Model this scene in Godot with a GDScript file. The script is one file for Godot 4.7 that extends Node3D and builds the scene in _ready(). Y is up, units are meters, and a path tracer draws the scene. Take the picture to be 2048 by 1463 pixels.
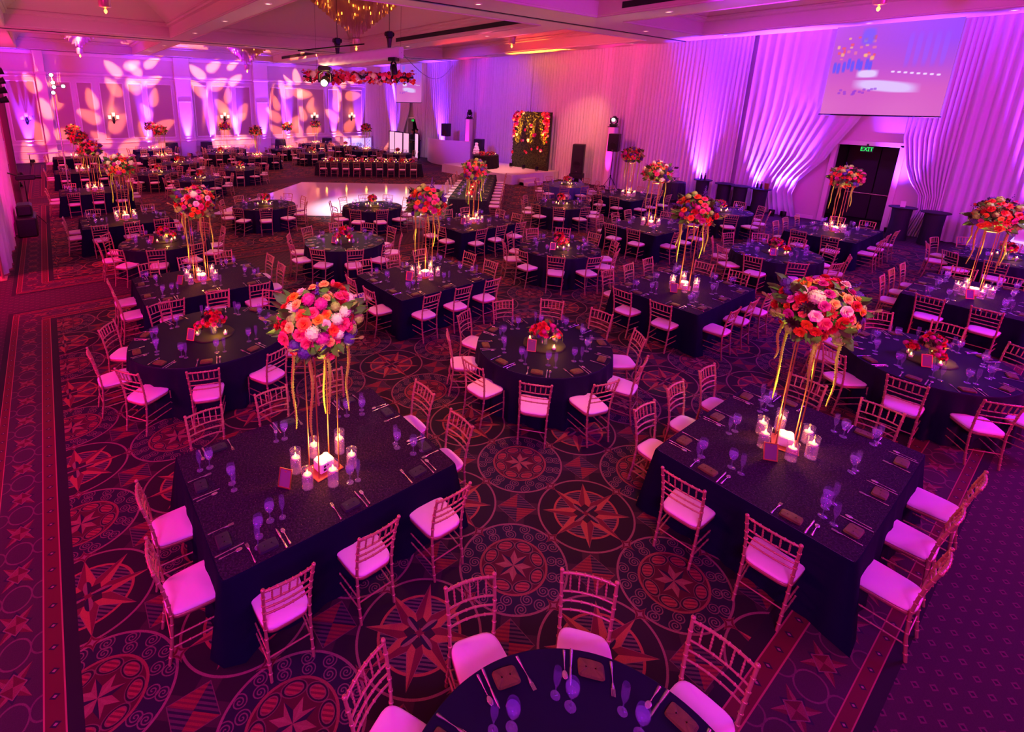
extends Node3D
# A hotel ballroom set for a wedding dinner. Metres, y up; +x runs along the far wall to the right, -z down the room.

class MB:  # collects triangles into one mesh
	var v := PackedVector3Array()
	var n := PackedVector3Array()
	var uv := PackedVector2Array()
	var ix := PackedInt32Array()
	func vert(p: Vector3, q: Vector3, t := Vector2.ZERO) -> int:
		v.append(p); n.append(q); uv.append(t)
		return v.size() - 1
	func face(a: int, b: int, c: int) -> void:
		var f := (v[c] - v[a]).cross(v[b] - v[a])
		if f.dot(n[a] + n[b] + n[c]) < 0.0:
			ix.append(a); ix.append(c); ix.append(b)
		else:
			ix.append(a); ix.append(b); ix.append(c)
	func poly(pts: Array, q: Vector3, us := []) -> void:
		var k := v.size()
		for i in pts.size():
			vert(pts[i], q, us[i] if us.size() else Vector2(pts[i].x, pts[i].z))
		for i in range(1, pts.size() - 1):
			face(k, k + i, k + i + 1)
	func box(s: Vector3, c := Vector3.ZERO, bev := 0.0, bs := Basis()) -> void:
		var h := s * 0.5
		var b := minf(bev, minf(h.x, minf(h.y, h.z)) * 0.9)
		for ax in 3:
			var u := (ax + 1) % 3
			var w := (ax + 2) % 3
			for sg in [-1.0, 1.0]:
				var q := Vector3.ZERO
				q[ax] = sg
				var ps := []
				for e in [[-1.0, -1.0], [1.0, -1.0], [1.0, 1.0], [-1.0, 1.0]]:
					var p := Vector3.ZERO
					p[ax] = sg * h[ax]
					p[u] = e[0] * (h[u] - b)
					p[w] = e[1] * (h[w] - b)
					ps.append(c + bs * p)
				poly(ps, bs * q, [Vector2(0, 0), Vector2(s[u], 0), Vector2(s[u], s[w]), Vector2(0, s[w])])
		if b <= 0.0:
			return
		for ax in 3:
			var u := (ax + 1) % 3
			var w := (ax + 2) % 3
			for e in [[-1.0, -1.0], [1.0, -1.0], [1.0, 1.0], [-1.0, 1.0]]:
				var ps := []
				for t in [[-1.0, 0], [1.0, 0], [1.0, 1], [-1.0, 1]]:
					var p := Vector3.ZERO
					p[ax] = t[0] * (h[ax] - b)
					p[u] = e[0] * (h[u] - (0.0 if t[1] == 0 else b))
					p[w] = e[1] * (h[w] - (b if t[1] == 0 else 0.0))
					ps.append(c + bs * p)
				var q := Vector3.ZERO
				q[u] = e[0]; q[w] = e[1]
				poly(ps, (bs * q).normalized())
		for sx in [-1.0, 1.0]:
			for sy in [-1.0, 1.0]:
				for sz in [-1.0, 1.0]:
					var sv := Vector3(sx, sy, sz)
					poly([c + bs * (sv * Vector3(h.x, h.y - b, h.z - b)), c + bs * (sv * Vector3(h.x - b, h.y, h.z - b)), c + bs * (sv * Vector3(h.x - b, h.y - b, h.z))], (bs * sv).normalized())
	func grid(P: Array, wrap := false, toward = null, uvs := Vector2(1, 1)) -> void:  # rows of points -> smooth sheet
		var R := P.size()
		var C: int = P[0].size()
		var k := v.size()
		var nr := PackedVector3Array()
		var sum := 0.0
		for i in R:
			var cen := Vector3.ZERO
			if toward == null:
				for p in P[i]:
					cen += p
				cen /= C
			for j in C:
				var a: Vector3 = P[mini(i + 1, R - 1)][j] - P[maxi(i - 1, 0)][j]
				var b: Vector3
				if wrap:
					b = P[i][(j + 1) % C] - P[i][(j - 1 + C) % C]
					if b.length_squared() < 1e-12:
						var i2 := i + 1 if i == 0 else i - 1
						b = P[i2][(j + 1) % C] - P[i2][(j - 1 + C) % C]
				else:
					b = P[i][mini(j + 1, C - 1)] - P[i][maxi(j - 1, 0)]
				var q := a.cross(b).normalized()
				nr.append(q)
				sum += q.dot(P[i][j] - cen) if toward == null else q.dot(toward)
		var sg := -1.0 if sum < 0.0 else 1.0
		for i in R:
			for j in C:
				vert(P[i][j], nr[i * C + j] * sg, Vector2(float(j) / C * uvs.x, float(i) / maxi(R - 1, 1) * uvs.y))
		for i in R - 1:
			for j in (C if wrap else C - 1):
				var j2 := (j + 1) % C
				var a := k + i * C + j
				var b := k + i * C + j2
				var c := k + (i + 1) * C + j
				var d := k + (i + 1) * C + j2
				face(a, b, d)
				face(a, d, c)
	func cap(row: Array, toward: Vector3) -> void:
		var k := v.size()
		var cen := Vector3.ZERO
		for p in row:
			cen += p
		vert(cen / row.size(), toward)
		for p in row:
			vert(p, toward)
		for j in row.size():
			face(k, k + 1 + j, k + 1 + (j + 1) % row.size())
	func tube(pts: Array, rad, sides := 8, caps := true) -> void:
		var rows := []
		var ref := Vector3(0.31, 0.2, 0.93)
		for i in pts.size():
			var t: Vector3 = (pts[mini(i + 1, pts.size() - 1)] - pts[maxi(i - 1, 0)]).normalized()
			var u := t.cross(ref)
			if u.length() < 0.1:
				u = t.cross(Vector3.RIGHT)
			u = u.normalized()
			var w := t.cross(u)
			var r: float = rad[i] if rad is Array else rad
			var row := []
			for j in sides:
				var a := TAU * j / sides
				row.append(pts[i] + (u * cos(a) + w * sin(a)) * r)
			rows.append(row)
		grid(rows, true)
		if caps:
			cap(rows[0], (pts[0] - pts[1]).normalized())
			cap(rows[-1], (pts[-1] - pts[-2]).normalized())
	func lathe(prof: Array, segs := 16, c := Vector3.ZERO, bs := Basis(), sq := Vector2(1, 1)) -> void:
		var rows := []
		for p in prof:
			var row := []
			for j in segs:
				var a := TAU * j / segs
				row.append(c + bs * Vector3(cos(a) * p.x * sq.x, p.y, sin(a) * p.x * sq.y))
			rows.append(row)
		# normals from the profile, outward of its solid
		var k := v.size()
		for i in prof.size():
			var d: Vector2 = prof[mini(i + 1, prof.size() - 1)] - prof[maxi(i - 1, 0)]
			var q2 := Vector2(d.y, -d.x).normalized()
			for j in segs:
				var a := TAU * j / segs
				vert(rows[i][j], (bs * Vector3(cos(a) * q2.x, q2.y, sin(a) * q2.x)).normalized(), Vector2(float(j) / segs, float(i) / prof.size()))
		for i in prof.size() - 1:
			for j in segs:
				var j2 := (j + 1) % segs
				face(k + i * segs + j, k + i * segs + j2, k + (i + 1) * segs + j2)
				face(k + i * segs + j, k + (i + 1) * segs + j2, k + (i + 1) * segs + j)
	func ball(c: Vector3, r: Vector3, segs := 8, rings := 5, bs := Basis()) -> void:
		var rows := []
		for i in rings + 1:
			var ph := PI * i / rings
			var row := []
			for j in segs:
				var a := TAU * j / segs
				row.append(c + bs * Vector3(cos(a) * sin(ph) * r.x, -cos(ph) * r.y, sin(a) * sin(ph) * r.z))
			rows.append(row)
		var k := v.size()
		for i in rings + 1:
			for j in segs:
				var p: Vector3 = bs.inverse() * (rows[i][j] - c)
				vert(rows[i][j], (bs * (p / (r * r))).normalized())
		for i in rings:
			for j in segs:
				var j2 := (j + 1) % segs
				face(k + i * segs + j, k + i * segs + j2, k + (i + 1) * segs + j2)
				face(k + i * segs + j, k + (i + 1) * segs + j2, k + (i + 1) * segs + j)
	func add(o: MB, x: Transform3D) -> void:
		var k := v.size()
		for i in o.v.size():
			v.append(x * o.v[i]); n.append((x.basis * o.n[i]).normalized()); uv.append(o.uv[i])
		for i in o.ix:
			ix.append(k + i)
	func mesh() -> ArrayMesh:
		var a := []
		a.resize(Mesh.ARRAY_MAX)
		a[Mesh.ARRAY_VERTEX] = v
		a[Mesh.ARRAY_NORMAL] = n
		a[Mesh.ARRAY_TEX_UV] = uv
		a[Mesh.ARRAY_INDEX] = ix
		var m := ArrayMesh.new()
		m.add_surface_from_arrays(Mesh.PRIMITIVE_TRIANGLES, a)
		return m

var M := {}          # materials
var PROTO := {}      # finished things that copies are made from
var used := {}
var rng := RandomNumberGenerator.new()

func numbered(called: String, who = null) -> String:
	var key = called if who == null else str(who.get_instance_id()) + called
	var k: int = used.get(key, 0)
	used[key] = k + 1
	return called if k == 0 else "%s_%03d" % [called, k]
func obj(called: String, m, mt, parent = null, at := Vector3.ZERO) -> MeshInstance3D:
	var o := MeshInstance3D.new()
	o.mesh = m.mesh() if m is MB else m
	o.material_override = M[mt] if mt is String else mt
	o.position = at
	o.name = numbered(called, parent)
	(self if parent == null else parent).add_child(o, true)
	return o
func tag(o, label := "", category := "", group := "", kind := ""):
	if label: o.set_meta("label", label)
	if category: o.set_meta("category", category)
	if group: o.set_meta("group", group)
	if kind: o.set_meta("kind", kind)
	return o
func thing(called: String, at := Vector3.ZERO, turn := 0.0) -> Node3D:
	var o := Node3D.new()
	o.name = numbered(called)
	o.position = at
	o.rotation.y = turn
	add_child(o, true)
	return o
func copy(key: String, called: String, at: Vector3, turn := 0.0) -> Node3D:  # first the prototype itself, then duplicates
	var p: Node3D = PROTO[key]
	var o: Node3D
	if p.has_meta("fresh"):
		p.remove_meta("fresh")
		o = p
	else:
		o = p.duplicate()
		o.name = numbered(called)
		add_child(o, true)
	o.position = at
	o.rotation.y = turn
	return o
func proto(key: String, o: Node3D) -> Node3D:
	o.set_meta("fresh", true)
	PROTO[key] = o
	return o
func struct(called: String, m, mt, parent = null, at := Vector3.ZERO) -> MeshInstance3D:
	var o := obj(called, m, mt, parent, at)
	if parent == null: o.set_meta("kind", "structure")
	return o
func mat(key: String, c: Color, rough := 0.6, metal := 0.0) -> StandardMaterial3D:
	var m := StandardMaterial3D.new()
	m.albedo_color = c
	m.roughness = rough
	m.metallic = metal
	M[key] = m
	return m
func glow(key: String, c: Color, e: float) -> void:
	var m := mat(key, c, 0.5)
	m.emission_enabled = true
	m.emission = c
	m.emission_energy_multiplier = e
func look(at: Vector3, to: Vector3) -> Transform3D:
	var d := (to - at).normalized()
	return Transform3D(Basis.looking_at(d, Vector3.UP if absf(d.y) < 0.99 else Vector3.RIGHT), at)
func spot(called: String, at: Vector3, to: Vector3, c: Color, e: float, ang: float, size := 0.05, soft := 0.6) -> SpotLight3D:
	var l := SpotLight3D.new()
	l.name = numbered(called)
	add_child(l, true)
	l.transform = look(at, to)
	l.light_color = c
	l.light_energy = e
	l.spot_angle = ang
	l.spot_range = 60.0
	l.spot_attenuation = 2.0
	l.spot_angle_attenuation = soft
	l.light_size = size
	l.shadow_enabled = true
	return l
func omni(called: String, at: Vector3, c: Color, e: float, size := 0.05) -> OmniLight3D:
	var l := OmniLight3D.new()
	l.name = numbered(called)
	add_child(l, true)
	l.position = at
	l.light_color = c
	l.light_energy = e
	l.omni_range = 60.0
	l.omni_attenuation = 2.0
	l.light_size = size
	l.shadow_enabled = true
	return l
func area(called: String, at: Vector3, to: Vector3, c: Color, e: float, s: Vector2) -> void:
	var l := AreaLight3D.new()
	l.name = numbered(called)
	add_child(l, true)
	l.transform = look(at, to)
	l.light_color = c
	l.light_energy = e
	l.area_size = s
	l.area_range = 60.0
	l.shadow_enabled = true
func hash2(x: int, y: int) -> float:
	var h := (x * 374761393 + y * 668265263) & 0x7fffffff
	h = ((h ^ (h >> 13)) * 1274126177) & 0x7fffffff
	return float(h & 0xffff) / 65535.0
# ---------------------------------------------------------------- materials
func textured(key: String, im: Image, rough := 0.9, metal := 0.0) -> StandardMaterial3D:
	im.generate_mipmaps()
	var m := mat(key, Color.WHITE, rough, metal)
	m.albedo_texture = ImageTexture.create_from_image(im)
	return m
func star_edge(th: float, rt: float, rb: float, beta: float) -> float:
	return rt * rb * sin(beta) / (rt * sin(th) + rb * sin(beta - th))
func carpet_cell(kind: int, N: int) -> Image:
	var im := Image.create(N, N, false, Image.FORMAT_RGB8)
	var tan_c := Color(0.62, 0.40, 0.38)
	var ground := Color(0.10, 0.04, 0.055)
	var navy := Color(0.055, 0.07, 0.15)
	var red := Color(0.47, 0.11, 0.15)
	var salmon := Color(0.74, 0.38, 0.24)
	for iy in N:
		var py := (iy + 0.5) / N * 2.0 - 1.0
		for jx in N:
			var px := (jx + 0.5) / N * 2.0 - 1.0
			var r := sqrt(px * px + py * py)
			var a := atan2(py, px)
			var c := Color(0.24, 0.12, 0.135)
			var hatch := fposmod((px - py) * 11.0, 1.0) < 0.45
			if r < 0.985:
				if r > 0.945:
					c = tan_c
				elif kind == 0:
					c = ground
					if r < 0.66:
						c = Color(0.72, 0.34, 0.24) if r > 0.615 else (navy if hatch else Color(0.42, 0.30, 0.30))
					var t := fposmod(a, PI / 4.0) - PI / 8.0
					var which := int(floor(fposmod(a, TAU) / (PI / 4.0) + 0.0))
					# eight long points, on the axes and the diagonals
					t = fposmod(a + PI / 8.0, PI / 4.0) - PI / 8.0
					var e := star_edge(absf(t), 0.88, 0.35, PI / 8.0)
					if r < e:
						c = salmon if t > 0.0 else red
						if r > e - 0.02:
							c = tan_c
					if r < 0.34:
						var q := fposmod(a + PI / 4.0, PI / 2.0) - PI / 4.0
						var ou := r * cos(q) - 0.19
						var ov := r * sin(q)
						var d := ou * ou / 0.022 + ov * ov / 0.0035
						var q2 := fposmod(a, PI / 2.0) - PI / 4.0
						var du := absf(r * cos(q2) - 0.16) + absf(r * sin(q2))
						if d < 1.0:
							c = navy if ov > 0.0 else Color(0.60, 0.42, 0.36)
						elif du < 0.10:
							c = Color(0.16, 0.08, 0.075)
					if absf(px) < 0.045 and absf(py) < 0.045:
						c = red
				elif r > 0.615:
					c = navy
					for row in 2:
						var cnt := 16.0 if row == 0 else 13.0
						var rc := 0.865 if row == 0 else 0.705
						var st := TAU / cnt
						var u := (fposmod(a + row * st * 0.4, st) - st * 0.5) * rc
						var w := r - rc
						var d := sqrt(u * u + w * w)
						if d < 0.115:
							var s := fposmod(d / 0.047 - atan2(w, u) / TAU * (1.0 if row == 0 else -1.0), 1.0)
							if s < 0.40:
								c = Color(0.52, 0.36, 0.34)
				elif r > 0.575:
					c = Color(0.62, 0.30, 0.24)
				else:
					c = Color(0.33, 0.05, 0.08)
					var t := fposmod(a, PI / 4.0) - PI / 8.0
					var u := t * 0.46
					var w := r - 0.455
					var d := u * u / 0.0185 + w * w / 0.0085
					if d < 0.72:
						c = red if hatch else Color(0.68, 0.26, 0.22)
					elif d < 1.0:
						c = Color(0.55, 0.33, 0.29)
					elif d < 1.5:
						c = Color(0.05, 0.035, 0.06)
					elif d < 1.85:
						c = Color(0.50, 0.32, 0.28)
					t = fposmod(a + PI / 8.0, PI / 4.0) - PI / 8.0
					var e := star_edge(absf(t), 0.335, 0.17, PI / 8.0)
					if r < e:
						var which := int(fposmod(a + PI / 8.0, TAU) / (PI / 4.0)) % 2
						c = (navy if which == 0 else Color(0.66, 0.42, 0.34)) if t > 0.0 else Color(0.62, 0.36, 0.30)
			else:
				var dx := 1.0 - absf(px)
				var dy := 1.0 - absf(py)
				var m := maxf(dx, dy)
				if m < 0.285:
					c = (red if hatch else Color(0.60, 0.20, 0.15)) if dx < dy else (navy if hatch else Color(0.36, 0.25, 0.26))
					if m > 0.272:
						c = Color(0.48, 0.30, 0.30)
				elif absf(dx - dy) > 0.22:
					c = ground
			for k in 2:
				var dx := (1.0 - absf(px)) if k == 0 else absf(px)
				var dy := absf(py) if k == 0 else (1.0 - absf(py))
				var d := sqrt(dx) + sqrt(dy)
				if d < 0.47:
					c = Color(0.40, 0.06, 0.09) if d > 0.31 else Color(0.62, 0.42, 0.40)
					if d > 0.43:
						c = Color(0.58, 0.30, 0.28)
			var g := 0.66 + 0.22 * hash2(jx + kind * 977, iy)
			im.set_pixel(jx, iy, Color(c.r * g, c.g * g, c.b * g))
	return im
func make_materials() -> void:
	var N := 512
	var cs := carpet_cell(0, N)
	var cr := carpet_cell(1, N)
	var im := Image.create(N * 2, N * 2, false, Image.FORMAT_RGB8)
	var full := Rect2i(0, 0, N, N)
	im.blit_rect(cs, full, Vector2i(0, 0)); im.blit_rect(cs, full, Vector2i(N, N))
	im.blit_rect(cr, full, Vector2i(N, 0)); im.blit_rect(cr, full, Vector2i(0, N))
	textured("carpet_medallion", im, 0.95)
	im = Image.create(192, 160, false, Image.FORMAT_RGB8)   # border: stars linked by arcs
	for iy in 160:
		for jx in 192:
			var px := (jx + 0.5) / 96.0 - 1.0
			var py := (iy + 0.5) / 80.0 - 1.0
			var c := Color(0.25, 0.13, 0.20)
			var r := Vector2(px * 1.25, py).length()
			var ex := Vector2((1.0 - absf(px)) * 1.25, py).length()
			if absf(ex - 0.58) < 0.035: c = Color(0.48, 0.26, 0.34)
			if absf(Vector2((1.0 - absf(px)) * 1.25, 1.0 - absf(py)).length() - 0.42) < 0.035: c = Color(0.45, 0.24, 0.32)
			var a := atan2(py, px * 1.25)
			var t := fposmod(a + PI / 8.0, PI / 4.0) - PI / 8.0
			var dg := int(fposmod(a + PI / 8.0, TAU) / (PI / 4.0)) % 2
			var e := star_edge(absf(t), 0.92 if dg == 1 else 0.62, 0.42, PI / 8.0)
			if r < e: c = Color(0.10, 0.10, 0.20) if dg == 0 else (Color(0.58, 0.26, 0.30) if t > 0.0 else Color(0.42, 0.10, 0.14))
			if absf(px) * 1.25 + absf(py) < 0.46: c = Color(0.55, 0.24, 0.27) if px * py > 0.0 else Color(0.38, 0.07, 0.11)
			if absf(absf(px) * 1.25 + absf(py) - 0.46) < 0.03: c = Color(0.55, 0.33, 0.38)
			var g := 0.66 + 0.24 * hash2(jx, iy)
			im.set_pixel(jx, iy, Color(c.r * g, c.g * g, c.b * g))
	textured("carpet_border", im, 0.95)
	im = Image.create(96, 48, false, Image.FORMAT_RGB8)     # red guard stripe with small diamonds
	for iy in 48:
		for jx in 96:
			var c := Color(0.33, 0.05, 0.09)
			var d := absf(jx - 48.0) / 13.0 + absf(iy - 24.0) / 13.0
			if d < 1.0: c = Color(0.09, 0.07, 0.13)
			if d < 0.45: c = Color(0.55, 0.35, 0.40)
			if iy < 4 or iy > 43: c = Color(0.60, 0.28, 0.30)
			im.set_pixel(jx, iy, c)
	textured("carpet_stripe", im, 0.95)
	im = Image.create(64, 64, false, Image.FORMAT_RGB8)     # plain field with small blips
	for iy in 64:
		for jx in 64:
			var c := Color(0.20, 0.085, 0.15)
			for k in [[16, 16], [48, 48]]:
				var dx := absf(jx - k[0])
				var dy := absf(iy - k[1])
				if dx + dy * 1.5 < 15.0: c = Color(0.37, 0.15, 0.25)
				if dx + dy * 1.2 < 6.0: c = Color(0.08, 0.05, 0.09)
			var g := 0.80 + 0.3 * hash2(jx, iy)
			im.set_pixel(jx, iy, Color(c.r * g, c.g * g, c.b * g))
	textured("carpet_field", im, 0.95)
	mat("carpet_black", Color(0.035, 0.02, 0.05), 0.95)
	for k in 3:                                            # sequinned cloths: dark ground, glittering specks
		im = Image.create(512, 512, false, Image.FORMAT_RGB8)
		var base: Color = [Color(0.16, 0.09, 0.19), Color(0.15, 0.19, 0.16), Color(0.10, 0.07, 0.10)][k]
		var nz := FastNoiseLite.new()
		nz.seed = 4 + k; nz.frequency = 0.06
		for iy in 512:
			for jx in 512:
				var g := 0.75 + 0.55 * nz.get_noise_2d(jx, iy) + 0.35 * hash2(jx, iy + 31 * k)
				im.set_pixel(jx, iy, Color(base.r * g, base.g * g, base.b * g))
		for s in 1500:
			var q := 0.5 + 0.5 * rng.randf()
			var sp := Vector2i(rng.randi() % 511, rng.randi() % 511)
			im.set_pixelv(sp, Color(q, q * 0.8, q * 0.62))
			if s % 3 == 0: im.set_pixel(sp.x + 1, sp.y, Color(q, q * 0.8, q * 0.62))
		var m := textured(["sequin_navy", "sequin_sage", "sequin_plum"][k], im, 0.85)
		m.metallic_specular = 0.25
		m.uv1_scale = Vector3(1.25, 1.25, 1)
	mat("satin_navy", Color(0.045, 0.024, 0.14), 0.7)
	M.satin_navy.metallic_specular = 0.3
	mat("card_paper", Color(0.45, 0.40, 0.42), 0.8)
	mat("satin_blue", Color(0.16, 0.19, 0.42), 0.45)
	mat("black_cloth", Color(0.06, 0.06, 0.11), 0.7)
	mat("chair_gold", Color(0.70, 0.53, 0.39), 0.34, 0.35)
	mat("velvet_navy", Color(0.055, 0.05, 0.15), 0.9)
	M.velvet_navy.metallic_specular = 0.2
	mat("dark_wood", Color(0.22, 0.13, 0.10), 0.6)
	mat("cushion", Color(0.90, 0.86, 0.84), 0.7)
	var gl := mat("glass", Color(0.70, 0.62, 1.0, 0.09), 0.02)
	gl.transparency = BaseMaterial3D.TRANSPARENCY_ALPHA
	gl.metallic_specular = 1.0
	gl = mat("water", Color(0.60, 0.46, 1.0, 0.14), 0.02)
	gl.transparency = BaseMaterial3D.TRANSPARENCY_ALPHA
	gl = mat("clear_water", Color(1.0, 0.86, 0.86, 0.07), 0.02)
	gl.transparency = BaseMaterial3D.TRANSPARENCY_ALPHA
	mat("silver", Color(0.82, 0.80, 0.80), 0.25, 0.95)
	im = Image.create(128, 128, false, Image.FORMAT_RGB8)
	var nn := FastNoiseLite.new()
	nn.seed = 9; nn.frequency = 0.04
	for iy in 128:
		for jx in 128:
			var g := 0.9 + 0.25 * nn.get_noise_2d(jx, iy) + 0.12 * hash2(jx, iy)
			im.set_pixel(jx, iy, Color(0.38 * g, 0.36 * g, 0.12 * g))
	textured("napkin", im, 0.6)
	mat("napkin_navy", Color(0.10, 0.085, 0.17), 0.6)
	mat("copper", Color(0.80, 0.52, 0.34), 0.3, 0.8)
	mat("white_paint", Color(0.85, 0.84, 0.82), 0.5)
	mat("wall_paint", Color(0.80, 0.74, 0.70), 0.8)
	mat("wall_trim", Color(0.84, 0.79, 0.75), 0.6)
	mat("panel_fabric", Color(0.66, 0.55, 0.48), 0.9)
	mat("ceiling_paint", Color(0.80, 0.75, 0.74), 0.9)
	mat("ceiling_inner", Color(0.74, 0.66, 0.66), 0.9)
	var dr := mat("drape", Color(0.80, 0.77, 0.80), 0.75)
	dr.backlight_enabled = true
	dr.backlight = Color(0.25, 0.25, 0.25)
	mat("black", Color(0.03, 0.03, 0.035), 0.5)
	mat("black_metal", Color(0.04, 0.04, 0.045), 0.35, 0.5)
	mat("dark_door", Color(0.12, 0.07, 0.08), 0.6)
	mat("grille", Color(0.06, 0.05, 0.06), 0.8)
	mat("lens", Color(0.2, 0.2, 0.3), 0.05, 0.3)
	mat("dance_white", Color(0.86, 0.85, 0.86), 0.12)
	mat("stage_white", Color(0.82, 0.79, 0.78), 0.6)
	mat("wax", Color(0.93, 0.88, 0.78), 0.5)
	M.wax.subsurf_scatter_enabled = true
	M.wax.subsurf_scatter_strength = 0.3
	glow("flame", Color(1.0, 0.66, 0.26), 26.0)
	glow("lamp_warm", Color(1.0, 0.80, 0.46), 10.0)
	glow("lamp_white", Color(1.0, 0.95, 0.95), 12.0)
	glow("lamp_violet", Color(0.72, 0.5, 1.0), 6.0)
	glow("lamp_pink", Color(1.0, 0.12, 0.62), 1.6)
	glow("downlight", Color(1.0, 0.78, 0.62), 3.0)
	glow("exit_green", Color(0.0, 0.95, 0.30), 1.3)
	glow("led_strip", Color(0.70, 0.62, 1.0), 1.5)
	glow("star_lamp", Color(1.0, 0.92, 0.75), 60.0)
	glow("shade_glow", Color(1.0, 0.80, 0.66), 1.5)
	mat("rod_amber", Color(0.72, 0.58, 0.50), 0.3, 0.5)
	glow("chandelier_bulb", Color(1.0, 0.55, 0.16), 14.0)
	mat("moss", Color(0.15, 0.20, 0.06), 0.95)
	mat("hedge_green", Color(0.27, 0.31, 0.12), 0.9)
	mat("leaf", Color(0.32, 0.48, 0.14), 0.6)
	mat("leaf_dark", Color(0.10, 0.20, 0.09), 0.6)
	mat("amaranthus", Color(0.66, 0.76, 0.20), 0.8)
	for f in [["rose_red", Color(0.80, 0.06, 0.10)], ["rose_pink", Color(0.92, 0.22, 0.40)], ["rose_coral", Color(0.95, 0.30, 0.16)], ["orange", Color(0.95, 0.50, 0.10)], ["peach", Color(0.97, 0.68, 0.36)], ["cream", Color(0.93, 0.90, 0.68)], ["burgundy", Color(0.22, 0.03, 0.07)], ["magenta", Color(0.80, 0.10, 0.48)], ["violet", Color(0.32, 0.10, 0.48)], ["blush", Color(0.96, 0.72, 0.70)], ["lime", Color(0.66, 0.74, 0.30)]]:
		var m := mat(f[0], f[1], 0.6)
		m.backlight_enabled = true
		m.backlight = f[1] * 0.25
	mat("skin", Color(0.62, 0.42, 0.34), 0.6)
	mat("hair", Color(0.05, 0.035, 0.03), 0.6)
	mat("suit", Color(0.03, 0.03, 0.04), 0.8)
# ---------------------------------------------------------------- chairs and things on the tables
func knots(mb: MB, pts: Array, r: float, at: Array, sides := 8) -> void:  # bamboo cane: a tube with rings
	mb.tube(pts, r, sides)
	for f in at:
		var x: float = f * (pts.size() - 1)
		var i := mini(int(x), pts.size() - 2)
		var a: Vector3 = pts[i]
		var b: Vector3 = pts[i + 1]
		var p := a.lerp(b, x - i)
		var d := (b - a).normalized()
		mb.tube([p - d * 0.007, p - d * 0.003, p + d * 0.003, p + d * 0.007], [r * 1.0, r * 1.38, r * 1.38, r * 1.0], sides, false)
func slab_rows(prof: Array, wf: float, wb: float, d: float) -> Array:  # rounded trapezoid outline, rings of [inset, y]
	var rows := []
	for p in prof:
		var row := []
		for j in 28:
			var a := TAU * j / 28.0
			var cx := signf(cos(a)) * pow(absf(cos(a)), 0.42)
			var cz := signf(sin(a)) * pow(absf(sin(a)), 0.42)
			var w := lerpf(wf, wb, cz * 0.5 + 0.5)
			row.append(Vector3(cx * (w * 0.5 - p[0]), p[1], cz * (d * 0.5 - p[0])))
		rows.append(row)
	return rows
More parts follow.
